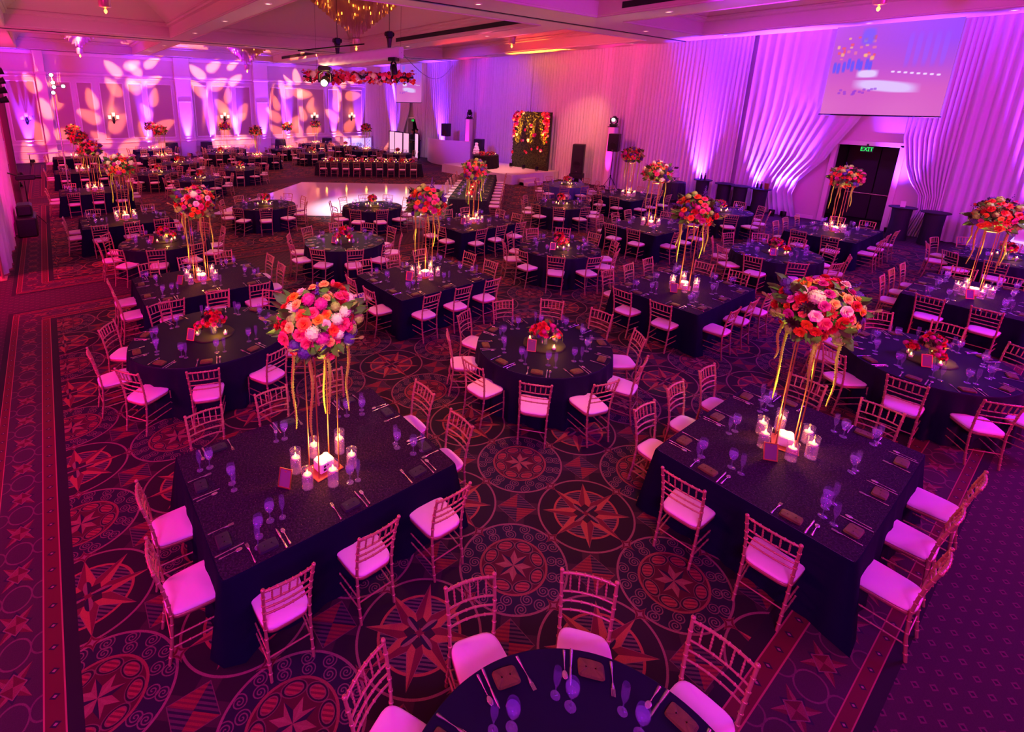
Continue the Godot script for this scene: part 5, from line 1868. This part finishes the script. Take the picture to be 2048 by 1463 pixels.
	# lamp tree far left
	t = thing("lamp_tree", Vector3(-3.72, 0, -23.5))
	mb = MB.new()
	mb.tube([Vector3(0, 0.02, 0), Vector3(0, 5.15, 0)], 0.03, 8)
	for k2 in 3:
		mb.tube([Vector3(0, 0.5, 0), Vector3(cos(k2 * 2.1) * 0.5, 0.015, sin(k2 * 2.1) * 0.5)], 0.02, 6)
	obj("pole", mb, "silver", t)
	for q in [[0.0, 5.05, 0.0], [0.02, 4.75, 0.06], [0.35, 4.62, 0.0], [0.03, 4.58, 0.1], [-0.02, 4.36, 0.0]]:
		mb = MB.new()
		var bs := Basis(Vector3.RIGHT, PI / 2 + 0.12) * Basis(Vector3.BACK, 0.0)
		mb.lathe([Vector2(0, -0.22), Vector2(0.07, -0.2), Vector2(0.09, 0.0), Vector2(0.08, 0.0), Vector2(0, -0.03)], 14, Vector3(q[0], q[1], 0.12 + q[2]), bs)
		mb.tube([Vector3(0, q[1], 0), Vector3(q[0], q[1], 0.05)], 0.015, 5)
		obj("lamp_can", mb, "black_metal", t)
		mb = MB.new()
		mb.lathe([Vector2(0, -0.02), Vector2(0.076, -0.02), Vector2(0.06, 0.0), Vector2(0, 0.01)], 14, Vector3(q[0], q[1], 0.12 + q[2]), bs)
		obj("lens", mb, "lamp_white", t)
	tag(t, "lamp tree of five bright white lamps before the far wall", "lamp tree")
	omni("lamp_tree_glow", Vector3(-3.55, 4.8, -23.1), Color(1, 0.8, 0.75), 1.2, 0.2)
	# left edge: pink-lit pipe and drape, lamp pole, camera and cases
	var o := drape("pink_lit_drape", -5.42, -12.5, -19.4, 0.03, 4.3, "pink-lit drape at the left edge of the photo", 71, 110, 7)
	tag(o, "", "drape", "")
	for q in [-12.4, -16.0]:
		mb = MB.new()
		mb.tube([Vector3(-5.48, 0.0, q), Vector3(-5.48, 4.35, q)], 0.028, 8)
		mb.box(Vector3(0.3, 0.012, 0.4), Vector3(-5.55, 0.006, q))
		tag(obj("drape_pole", mb, "chair_gold"), ["nearest pole behind the pink-lit drape", "middle pole behind the pink-lit drape"][0 if q > -13 else 1], "pole")
	t = thing("lamp_pole", Vector3(-5.28, 0, -19.62))
	mb = MB.new()
	mb.box(Vector3(0.20, 5.2, 0.20), Vector3(0, 2.6, 0), 0.02)
	mb.box(Vector3(0.36, 0.02, 0.5), Vector3(0, 0.01, 0))
	obj("pole", mb, "dark_wood", t)
	for q in 4:
		mb = MB.new()
		mb.lathe([Vector2(0, -0.2), Vector2(0.08, -0.18), Vector2(0.11, 0.05), Vector2(0.1, 0.05), Vector2(0, 0.0)], 14, Vector3(0.16, 5.0 - q * 0.30, 0.14), Basis(Vector3.BACK, -1.3))
		obj("lamp_can", mb, "black_metal", t)
	tag(t, "brown square pole with lamp cans, far end of the pink drape", "lamp pole")
	t = thing("video_camera", Vector3(-5.0, 1.50, -18.6), 0.0)
	mb = MB.new()
	mb.box(Vector3(0.55, 0.16, 0.17), Vector3(0.05, 0.1, 0), 0.03)
	mb.tube([Vector3(0.3, 0.1, 0), Vector3(0.48, 0.1, 0)], [0.06, 0.07], 12)
	mb.tube([Vector3(-0.15, 0.16, 0), Vector3(-0.5, 0.34, 0.1)], 0.02, 6)
	obj("body", mb, "black", t)
	tag(t, "black video camera on a tripod at the left edge", "camera")
	tripod("camera_tripod", Vector3(-5.0, 0, -18.6), 1.5, "black tripod under the video camera at the left edge", "tripod")
	mb = MB.new()
	mb.box(Vector3(0.5, 0.6, 1.2), Vector3(0, 0.3, 0), 0.04)
	mb.box(Vector3(0.4, 0.35, 0.7), Vector3(-0.02, 0.775, -0.1), 0.05)
	tag(obj("equipment_cases", mb, "black", null, Vector3(-5.05, 0, -17.2)), "dark stacked equipment cases by the camera tripod", "cases")
	k = 0
	for q in [[-5.55, -27.5], [-5.95, -30.5], [-5.6, -31.2]]:
		ring_light("floor_light", q[0], q[1], Vector3(q[0] - 1.5, 5.0, q[1] - 4.0), V_PURPLE, 3.0, 20.0, "black floor light beyond the pink-lit drape, %s of three" % NTH[k])
		k += 1
	# bench table under the left sconce
	t = thing("folding_bench", Vector3(-4.5, 0, -36.9))
	mb = MB.new()
	mb.box(Vector3(1.7, 0.04, 0.6), Vector3(0, 0.74, 0), 0.008)
	obj("top", mb, "white_paint", t)
	for s in [-0.75, 0.75]:
		mb = MB.new()
		mb.tube([Vector3(s, 0.0, -0.25), Vector3(s, 0.72, -0.2)], 0.016, 6)
		mb.tube([Vector3(s, 0.0, 0.25), Vector3(s, 0.72, 0.2)], 0.016, 6)
		obj("leg_pair", mb, "black_metal", t)
	tag(t, "bare folding table by the far wall under the left sconce", "table")
const V_PURPLE := Color(0.5, 0.22, 1.0)
func bottle(at: Vector3, label: String) -> void:
	var mb := MB.new()
	mb.lathe([Vector2(0, 0), Vector2(0.036, 0), Vector2(0.038, 0.17), Vector2(0.015, 0.23), Vector2(0.015, 0.30), Vector2(0, 0.30)], 14)
	tag(obj("wine_bottle", mb, "black", null, at), label, "bottle")
func build_bars() -> void:
	var k := 0
	for q in [[18.75, -7.94, 1.14], [18.75, -7.05, 1.10], [18.75, -6.42, 1.08], [18.72, -5.68, 1.08], [18.6, -1.42, 1.10], [18.55, -0.62, 1.08]]:
		var t := thing("cocktail_table", Vector3(q[0], 0, q[1]))
		var mb := MB.new()
		mb.lathe([Vector2(0, q[2] - 0.03), Vector2(0.36, q[2] - 0.03), Vector2(0.365, q[2] - 0.015), Vector2(0.36, q[2]), Vector2(0, q[2])], 28)
		obj("round_top", mb, "black_cloth", t)
		mb = MB.new()
		var rows := []
		for r in 6:
			var f := r / 5.0
			var row := []
			for j in 36:
				var a := TAU * j / 36.0
				var s := (0.235 + 0.05 * absf(f - 0.45)) * (1.0 + 0.05 * f * sin(j * 2.7))
				row.append(Vector3(cos(a) * s, (q[2] - 0.03) * (1.0 - f) + 0.01, sin(a) * s))
			rows.append(row)
		mb.grid(rows, true)
		obj("stretch_cover", mb, "black_cloth", t)
		tag(t, "black covered cocktail table at the white drapes, " + ["second from left, with two bottles", "third from left", "fourth from left with an empty top", "right end of the left row", "just right of the dark doorway", "second right of the dark doorway"][k], "cocktail table", "cocktail tables along the drapes")
		k += 1
	bottle(Vector3(18.7, 1.141, -8.02), "left dark bottle on the second black cocktail table")
	bottle(Vector3(18.7, 1.141, -7.86), "right dark bottle on the second black cocktail table")
	bottle(Vector3(18.65, 1.081, -5.80), "left dark bottle on the cocktail table left of the tied drape")
	bottle(Vector3(18.65, 1.081, -5.66), "right dark bottle on the cocktail table left of the tied drape")
	var mb := MB.new()
	mb.box(Vector3(0.012, 0.24, 0.15), Vector3(0, 0.12, 0), 0.002, Basis(Vector3.BACK, 0.15))
	tag(obj("menu_card", mb, "copper", null, Vector3(18.66, 1.085, -5.48)), "upright menu card on the cocktail table left of the tied drape", "card")
	mb = MB.new()
	mb.box(Vector3(0.012, 0.2, 0.13), Vector3(0, 0.10, 0), 0.002, Basis(Vector3.BACK, 0.15))
	tag(obj("menu_card", mb, "cushion", null, Vector3(18.5, 1.105, -1.42)), "upright card on the cocktail table right of the doorway", "card")
	make_table(0.42, 0.42, true, Vector3(18.55, 0.17, -9.05), 0, "round cake table")
	tag(obj("tablecloth", make_cloth(0.44, 0.44, true, 13, 0.03, 3), "black_cloth", null, Vector3(18.55, 0.17, -9.05)), "dark cloth on the round cake table", "tablecloth")
	var t := thing("cake", Vector3(18.5, 0.922, -9.05))
	mb = MB.new()
	mb.lathe([Vector2(0, 0), Vector2(0.10, 0), Vector2(0.03, 0.03), Vector2(0.03, 0.17), Vector2(0.20, 0.20), Vector2(0.20, 0.21), Vector2(0, 0.21)], 20)
	obj("cake_stand", mb, "silver", t)
	for q in [[0.16, 0.21, 0.22], [0.125, 0.43, 0.14]]:
		mb = MB.new()
		mb.lathe([Vector2(0, q[1]), Vector2(q[0], q[1]), Vector2(q[0], q[1] + q[2] - 0.01), Vector2(q[0] - 0.01, q[1] + q[2]), Vector2(0, q[1] + q[2])], 24)
		obj("tier", mb, "stage_white", t)
	mb = MB.new()
	for i in 6:
		mb.ball(Vector3(cos(i * 1.05) * 0.05, 0.61 + 0.02 * (i % 2), sin(i * 1.05) * 0.05), Vector3.ONE * 0.04, 7, 5)
	obj("flowers", mb, "burgundy", t)
	tag(t, "white two-tier cake on a tall stand by the drapes", "cake")
	# far wall: black tables and the lit monogram counter
	k = 0
	for x in [3.05, 5.45, 11.2, 15.35]:
		make_table(0.38, 0.38, true, Vector3(x, 0.33, -37.75), 0, ["black side table left of wide pilaster", "black side table right of wide pilaster", "black side table near the middle uplights", "black side table left of monogram counter"][k])
		mb = make_cloth(0.4, 0.4, true, 11, 0.02, k)
		tag(obj("tablecloth", mb, "black_cloth", null, Vector3(x, 0.33, -37.75)), "black cloth to the floor on the " + ["black side table left of wide pilaster", "black side table right of wide pilaster", "black side table near the middle uplights", "black side table left of monogram counter"][k], "tablecloth", "")
		mb = MB.new()
		mb.lathe([Vector2(0, 0), Vector2(0.40, 0), Vector2(0.38, 0.335), Vector2(0, 0.335)], 24)
		tag(obj("table_riser", mb, "black_cloth", null, Vector3(x, 0.0, -37.75)), "black riser under the " + ["black side table left of wide pilaster", "black side table right of wide pilaster", "black side table near the middle uplights", "black side table left of monogram counter"][k], "riser", "")
		k += 1
	t = thing("monogram_counter", Vector3(17.95, 0, -37.3))
	mb = MB.new()
	mb.box(Vector3(2.9, 1.16, 0.6), Vector3(0, 0.58, 0), 0.012)
	mb.box(Vector3(3.0, 0.05, 0.7), Vector3(0, 1.185, 0), 0.012)
	obj("counter", mb, "white_paint", t)
	for q in [[-1.05, 0.55], [0.0, 1.25], [1.05, 0.55]]:
		mb = MB.new()
		mb.box(Vector3(q[1], 0.78, 0.02), Vector3(q[0], 0.62, 0.31), 0.004)
		obj("lit_panel", mb, "led_strip", t)
	for s in [-1.05, 1.05]:
		mb = MB.new()
		for i in 3:
			var pts := []
			for j in 15:
				var f := j / 14.0
				pts.append(Vector3(s + 0.2 * sin(f * 5.0 + i * 2.1) * (1.0 if s < 0 else -1.0), 0.27 + 0.7 * f, 0.33))
			mb.tube(pts, 0.022, 6)
		obj("scrollwork", mb, "white_paint", t)
	var ga := obj("monogram", text_mesh("ga", 0.5, 0.02, "Droid Serif"), "black", t, Vector3(0.1, 0.52, 0.335))
	tag(t, "white counter with lit panels and a script monogram", "counter")
	area("counter_lamp", Vector3(17.95, 0.65, -36.9), Vector3(17.95, 0.5, -30), Color(0.62, 0.55, 1.0), 0.5, Vector2(2.6, 0.8))
	# right edge: counter with glowing strips
	t = thing("lit_counter", Vector3(17.6, 0, 2.9), 0.0)
	mb = MB.new()
	mb.box(Vector3(0.7, 1.12, 3.4), Vector3(0, 0.56, 0), 0.012)
	obj("counter", mb, "white_paint", t)
	for y in [1.16, 0.72]:
		mb = MB.new()
		mb.box(Vector3(0.78, 0.09, 3.5), Vector3(-0.02, y, 0), 0.01)
		obj("light_strip", mb, "led_strip", t)
	tag(t, "white bar counter with glowing strips at the right edge", "counter")
	exit_sign(Vector3(19.72, 2.82, -2.95), "green EXIT sign over the dark doorway at right")
	exit_sign(Vector3(19.72, 2.75, -31.15), "green EXIT sign over the far doorway behind the booth")
	# projection screens
	k = 0
	for q in [[-4.42, -1.24, 4.02, 7.0], [-32.85, -29.45, 4.15, 7.0]]:
		t = thing("projection_screen", Vector3(19.24, 0, (q[0] + q[1]) / 2), -PI / 2)
		var w: float = q[1] - q[0]
		mb = MB.new()
		var ps := [Vector3(-w / 2, q[3], 0), Vector3(w / 2, q[3], 0), Vector3(w / 2, q[2], 0), Vector3(-w / 2, q[2], 0)]
		mb.poly(ps, Vector3(0, 0, 1), [Vector2(0, 0), Vector2(1, 0), Vector2(1, 1), Vector2(0, 1)])
		var bk := []
		for p in ps:
			bk.append(p + Vector3(0, 0, -0.006))
		mb.poly(bk, Vector3(0, 0, -1))
		obj("screen_cloth", mb, "projected_image", t)
		mb = MB.new()
		mb.box(Vector3(w + 0.08, 0.05, 0.05), Vector3(0, q[2] - 0.02, 0), 0.012)
		obj("weight_bar", mb, "black_metal", t)
		tag(t, ["large projection screen above the dark doorway", "far projection screen above the booth"][k], "screen")
		area("screen_lamp", Vector3(19.1, (q[2] + q[3]) / 2, (q[0] + q[1]) / 2), Vector3(10, 3.0, (q[0] + q[1]) / 2), Color(0.8, 0.4, 1.0), 1.2, Vector2(w, 2.8))
		k += 1
func long_table(c: Vector3, u: Vector3, len: float, wid: float, n: int, label: String, sd: int) -> void:   # u: along the table
	var w := Vector3(-u.z, 0, u.x)
	var turn := atan2(-u.z, u.x)
	var t := thing("banquet_table", c, turn)
	var mb := MB.new()
	mb.box(Vector3(len - 0.03, 0.025, wid - 0.03), Vector3(0, H - 0.02, 0), 0.003)
	obj("tabletop", mb, "white_paint", t)
	for s in [[-1, -1], [1, -1], [1, 1], [-1, 1]]:
		mb = MB.new()
		mb.tube([Vector3(s[0] * len * 0.45, 0, s[1] * wid * 0.4), Vector3(s[0] * len * 0.45, H - 0.03, s[1] * wid * 0.4)], 0.016, 8)
		obj("leg", mb, "black_metal", t)
	tag(t, "table hidden under the cloth of the " + label, "table")
	var cl := obj("tablecloth", make_cloth(len / 2, wid / 2, false, 40, 0.035, sd), "sequin_sage", null, c)
	cl.rotation.y = turn
	tag(cl, "sage sequinned cloth of the " + label, "tablecloth")
	for i in n:
		var f := (i + 0.5) / n - 0.5
		for s in [1.0, -1.0]:
			var p := c + u * f * (len - 0.3)
			var wh := "%s from left, %s side of the %s" % [NTH[i], "inner" if (w * s).dot(Vector3(7.3, 0, -16.5) - c) > 0.0 else "outer", label]
			put_chair(p + w * s * (wid / 2 + 0.25), -w * s, wh)
			put_setting(p + w * s * wid / 2, -w * s, wh, false)
	var g := RandomNumberGenerator.new()
	g.seed = sd
	for i in n:
		var p := c + u * ((i + 0.5) / n - 0.5) * (len - 0.8) + Vector3(0, H + 0.001, 0)
		tag(copy("posy", "flower_posy", p + Vector3(0, 0.09, 0) + u * 0.12, i * 1.7), "%s red posy from left along the %s" % [NTH[i], label], "posy", "posies along the long tables")
		for q in 3:
			tag(copy("vase_0" if q == 1 else "votive", "cylinder_vase" if q == 1 else "votive_candle", p + u * (-0.12 - 0.09 * q) + w * 0.12 * (q - 1)), "%s %s, %s group from left on the %s" % [["front votive candle", "cylinder vase", "back votive candle"][q], "glass", NTH[i], label], ["candle", "vase", "candle"][q], "candles along the long tables")
			if q == 1:
				tag(copy("candle", "floating_candle", p + u * -0.21 + Vector3(0, 0.124, 0)), "floating candle, %s group from left on the %s" % [NTH[i], label], "candle", "candles along the long tables")
		if i % 2 == 0:
			omni("long_table_candles", p + Vector3(0, 0.2, 0) - u * 0.2, Color(1, 0.6, 0.25), 0.18, 0.05)
# ---------------------------------------------------------------- the scene
func _ready() -> void:
	rng.seed = 20
	# camera
	var cam := Camera3D.new()
	cam.name = "camera"
	add_child(cam)
	var f := 1012.7793
	var near := 0.1
	cam.set_frustum(near * 1463.0 / f, Vector2((1024.0 - 829.664) / f, -(731.5 - 465.8827) / f) * near, near, 200.0)
	cam.transform = Transform3D(Basis(Vector3(0.814366, 0.014814, 0.580163), Vector3(0.134738, 0.967533, -0.213834), Vector3(-0.564495, 0.252309, 0.78593)), Vector3(-4.15874, 4.25365, 2.56389))
	cam.current = true
	# air and exposure: a closed room, no sky
	var we := WorldEnvironment.new()
	we.name = "environment"
	var env := Environment.new()
	env.background_mode = Environment.BG_COLOR
	env.background_color = Color.BLACK
	env.tonemap_mode = Environment.TONE_MAPPER_LINEAR
	env.tonemap_exposure = 1.0
	env.sdfgi_enabled = true
	env.ssao_enabled = true
	env.ssil_enabled = true
	we.environment = env
	add_child(we)
	# large lights of the hall
	area("pink_wash", Vector3(-6.5, 6.7, 5.5), Vector3(3.0, 0.0, -8.0), Color(0.86, 0.22, 1.0), 105.0, Vector2(3, 2))
	area("violet_wash", Vector3(10.0, 6.7, 6.0), Vector3(2.0, 0.0, -4.0), Color(0.52, 0.10, 1.0), 130.0, Vector2(3, 2))
	spot("magenta_left", Vector3(-8.4, 5.6, -12.0), Vector3(-5.9, 0.0, -12.5), Color(1.0, 0.01, 0.42), 95.0, 36.0, 0.3)
	spot("magenta_left", Vector3(-8.4, 5.6, -24.0), Vector3(-3.5, 0.0, -25.0), Color(1.0, 0.05, 0.55), 45.0, 48.0, 0.3)
	spot("magenta_drape", Vector3(-3.4, 4.6, -12.5), Vector3(-5.45, 2.0, -18.0), Color(1.0, 0.0, 0.62), 45.0, 30.0, 0.2)
	for q in [[1.72, -5.5, 13.0], [1.72, -13.3, 20.0], [6.5, -9.3, 20.0], [11.75, -6.5, 14.0], [11.75, -14.5, 20.0], [1.72, -22.4, 18.0], [11.75, -22.0, 18.0], [6.5, -26.4, 18.0], [1.72, -31.0, 22.0], [11.75, -32.0, 22.0]]:
		spot("downlight_beam", Vector3(q[0], 6.9, q[1]), Vector3(q[0] + 0.01, 0, q[1]), Color(1.0, 0.52, 0.44), q[2], 50.0, 0.15, 1.0)
	for q in [[-8.3, 2.6, -4.0, 2.0], [-8.3, 2.6, -18.0, 3.0], [-8.3, 2.6, -32.0, 3.0], [6.0, 2.6, 7.9, 6.0], [13.0, 2.6, 7.9, 14.0]]:
		area("ceiling_wash", Vector3(q[0], q[1], q[2]), Vector3(q[3], 8.0, q[2] - (0.0 if q[0] < 0 else 12.0)), Color(1.0, 0.075, 0.56) if q[0] < 8.0 else Color(0.8, 0.10, 0.9), 66.0, Vector2(2.5, 1.0))
	spot("coral_stage", Vector3(14.0, 4.2, -20.0), Vector3(15.3, 9.0, -15.0), Color(1.0, 0.16, 0.14), 45.0, 50.0, 0.2)
	spot("drape_pink", Vector3(9.0, 6.6, -14.0), Vector3(19.5, 3.0, -13.0), Color(1.0, 0.34, 0.50), 72.0, 30.0, 0.2)
	spot("drape_violet", Vector3(10.0, 6.6, -22.0), Vector3(19.5, 3.5, -22.0), Color(0.50, 0.18, 1.0), 80.0, 28.0, 0.2)
	spot("drape_magenta", Vector3(9.0, 6.6, -4.0), Vector3(19.5, 3.5, -4.0), Color(0.66, 0.13, 1.0), 48.0, 38.0, 0.2)
	spot("amber_downlight", Vector3(1.72, 6.9, -1.0), Vector3(-0.3, 0, -1.2), Color(1.0, 0.52, 0.24), 26.0, 24.0, 0.15, 1.0)
	spot("stage_wash", Vector3(15.2, 6.9, -17.2), Vector3(16.9, 0.5, -18.9), Color(1.0, 0.60, 0.58), 60.0, 22.0, 0.15, 0.8)
	spot("drape_amber", Vector3(16.6, 6.9, -12.4), Vector3(19.5, 2.2, -15.2), Color(1.0, 0.62, 0.36), 26.0, 22.0, 0.15, 1.0)
	spot("dance_floor_beam", Vector3(4.3, 4.7, -15.6), Vector3(6.6, 0.0, -14.6), Color(1.0, 0.90, 0.98), 75.0, 40.0, 0.1, 0.8)
	for x in [-2.0, 5.0, 12.0]:
		spot("far_wall_violet", Vector3(x, 6.9, -29.5), Vector3(x + 0.5, 3.8, ZB), Color(0.48, 0.05, 1.0), 50.0, 50.0, 0.2)
	for q in [[-2.4, -1.35], [1.83, 1.08], [-2.05, -7.6], [1.8, -5.35], [5.7, -2.0], [10.2, 1.36], [5.9, -8.45], [10.25, -5.35], [14.25, -2.0], [-2.6, -14.25]]:
		spot("pin_spot", Vector3(q[0] - 1.6, 6.9, q[1] + 2.6), Vector3(q[0], 2.3, q[1]), Color(1.0, 0.90, 0.72), 27.0, 5.0, 0.08, 0.5)
	make_materials()
	M["booth_glow"] = mat("booth_glow", Color(0.9, 0.8, 0.9), 0.6)
	M.booth_glow.emission_enabled = true
	M.booth_glow.emission = Color(1.0, 0.78, 0.92)
	M.booth_glow.emission_energy_multiplier = 0.75
	var pi_ := textured("projected_image", screen_image(), 0.8)
	pi_.emission_enabled = true
	pi_.emission_texture = pi_.albedo_texture
	pi_.emission = Color.WHITE
	pi_.emission_operator = BaseMaterial3D.EMISSION_OP_MULTIPLY
	pi_.emission_energy_multiplier = 0.95
	pi_.albedo_color = Color(0.3, 0.3, 0.3)
	build_floor()
	build_walls()
	build_ceiling()
	build_drapes()
	build_uplights()
	var mb := MB.new()
	var ps := [Vector3(6.47, 0.008, -22.57), Vector3(13.0, 0.008, -17.7), Vector3(7.0, 0.008, -12.45), Vector3(0.45, 0.008, -17.1)]
	mb.poly(ps, Vector3.UP)
	for i in 4:
		var a: Vector3 = ps[i]
		var b: Vector3 = ps[(i + 1) % 4]
		mb.poly([a, b, b - Vector3(0, 0.008, 0), a - Vector3(0, 0.008, 0)], (b - a).cross(Vector3.UP).normalized() * -1.0)
	tag(obj("dance_floor", mb, "dance_white"), "glossy white dance floor in the middle of the hall", "dance floor")
	chandelier(Vector3(7.15, 6.42, -17.7), "great amber rod chandelier above the dance floor")
	chandelier(Vector3(7.2, 6.02, -32.6), "amber rod chandelier before the far wall, right of centre")
	chandelier(Vector3(-2.1, 6.42, -32.3), "amber rod chandelier in the far left coffer")
	chandelier(Vector3(-2.3, 6.68, -15.6), "chandelier in the near left coffer, only its glowing tip showing")
	chandelier(Vector3(14.6, 6.90, -15.8), "chandelier in the coffer above the stage, only its tip showing")
	chandelier(Vector3(14.7, 6.90, -2.25), "chandelier in the near right coffer, only its tip showing")
	prototypes()
	build_stage()
	build_sound()
	build_rigs()
	build_bars()
	# dinner tables, nearest first
	square_set(-2.41, -1.53, "left foreground square table", 3, {"navy": true, "dx": 0.02, "dz": 0.17, "du": 0.10})
	square_set(1.75, 1.16, "right foreground square table", 7, {"dx": 0.08, "dz": -0.08})
	round_set(-2.50, 1.79, "round table at the bottom edge", 1, {"phase": 141.0})
	round_set(1.49, -1.93, "central foreground round table", 2)
	round_set(-2.50, -5.02, "left foreground round table", 3, {"hx": 1.16, "hz": 1.0})
	round_set(5.78, 1.5, "right foreground round table", 4)
	square_set(5.70, -2.0, "square table right of centre", 8)
	square_set(1.80, -5.35, "square table in the centre", 5)
	square_set(-2.05, -7.6, "left second-row square table", 1)
	round_set(1.70, -8.67, "central second-row round table", 5)
	round_set(5.95, -5.25, "round table right of centre", 6)
	square_set(10.2, 1.36, "square table at right edge", 4)
	round_set(10.15, -2.0, "right second-row round table", 7)
	square_set(5.90, -8.45, "square table facing the long aisle", 6)
	round_set(-2.1, -11.1, "left second-row round table", 8)
	square_set(10.25, -5.35, "right third-row square table", 9)
	round_set(14.55, 1.3, "far round table at right edge", 9)
	square_set(14.25, -2.0, "square table before the dark doorway", 10, {"hx": 1.25})
	square_set(-2.60, -14.25, "left third-row square table", 11)
	round_set(1.55, -14.2, "round table left of dance floor", 10)
	round_set(4.57, -12.1, "round table before the dance floor", 11)
	round_set(10.55, -8.9, "round table between aisle and speakers", 12)
	round_set(14.4, -5.2, "round table before the cocktail tables", 13)
	square_set(14.3, -8.65, "square table before the cake", 12)
	round_set(14.4, -11.75, "blue round table by the stage", 14, {"cloth": "satin_blue"})
	square_set(-2.95, -20.2, "left fourth-row square table", 13)
	long_table(Vector3(10.75, 0, -13.70), Vector3(0.732, 0, -0.681), 7.0, 1.45, 9, "long table leading to the stage", 21)
	long_table(Vector3(11.0, 0, -23.2), Vector3(0.818, 0, 0.575), 6.1, 1.2, 9, "long table beyond the dance floor", 22)
	round_set(1.1, -21.3, "far round table left of dance floor", 15)
	round_set(3.7, -23.9, "far round table left of long table", 16)
	square_set(-3.0, -26.6, "left fifth-row square table", 14)
	round_set(-0.1, -24.2, "far-left front round table", 17)
	round_set(1.5, -27.7, "far-left middle round table", 18)
	round_set(10.27, -29.5, "far-right front round table", 19)
	square_set(6.3, -28.9, "far-middle front square table", 15)
	square_set(14.5, -29.6, "square table before the booth", 16)
	round_set(15.2, -26.6, "round table before the curved wall", 20)
	round_set(4.9, -32.1, "far-middle round table", 21)
	square_set(1.3, -31.2, "far-left square table", 17)
	square_set(-2.95, -33.4, "square table under the left sconce", 18)
	square_set(9.9, -32.9, "far-right square table", 19)
	round_set(14.6, -33.0, "round table near the monogram counter", 22)
	square_set(6.1, -35.0, "square table by the middle uplights", 20)
	square_set(1.6, -36.3, "square table by the wide pilaster", 21)
	square_set(13.6, -36.2, "square table left of monogram counter", 22)
	var one: Node3D = PROTO["chair_far"]
	far_batch("distant_chair_frames", (one.get_node("frame") as MeshInstance3D).mesh, "chair_gold", far_chairs, "gold chair frames at the farthest tables", "chairs")
	far_batch("distant_chair_cushions", (one.get_node("cushion") as MeshInstance3D).mesh, "cushion", far_chairs, "pale cushions of the chairs at the farthest tables", "cushions")
	far_batch("distant_goblets", (PROTO["goblet"].get_node("bowl_and_stem") as MeshInstance3D).mesh, "glass", far_goblets, "water goblets on the farthest tables", "glasses")
	far_batch("distant_flutes", (PROTO["flute"] as MeshInstance3D).mesh, "glass", far_flutes, "champagne flutes on the farthest tables", "glasses")
	far_batch("distant_napkins", (PROTO["napkin"] as MeshInstance3D).mesh, "napkin", far_napkins, "folded napkins on the farthest tables", "napkins")
	var peach := Color(1.0, 0.52, 0.36)
	leaf_gobo(Vector3(-1.6, 8.15, -28.25), Vector3(-0.6, 3.4, ZB), peach, 420.0, 1, "above the far left tables")
	leaf_gobo(Vector3(4.6, 8.15, -28.25), Vector3(5.6, 3.4, ZB), peach, 420.0, 2, "left of the far chandelier")
	leaf_gobo(Vector3(9.4, 8.15, -28.25), Vector3(11.6, 3.4, ZB), peach, 420.0, 3, "right of the far chandelier")
	leaf_gobo(Vector3(14.8, 8.15, -28.25), Vector3(16.6, 3.2, ZB), peach, 420.0, 4, "above the far right tables")
	for key in PROTO:      # nothing that was never placed may lie about
		if PROTO[key].has_meta("fresh"):
			PROTO[key].free()
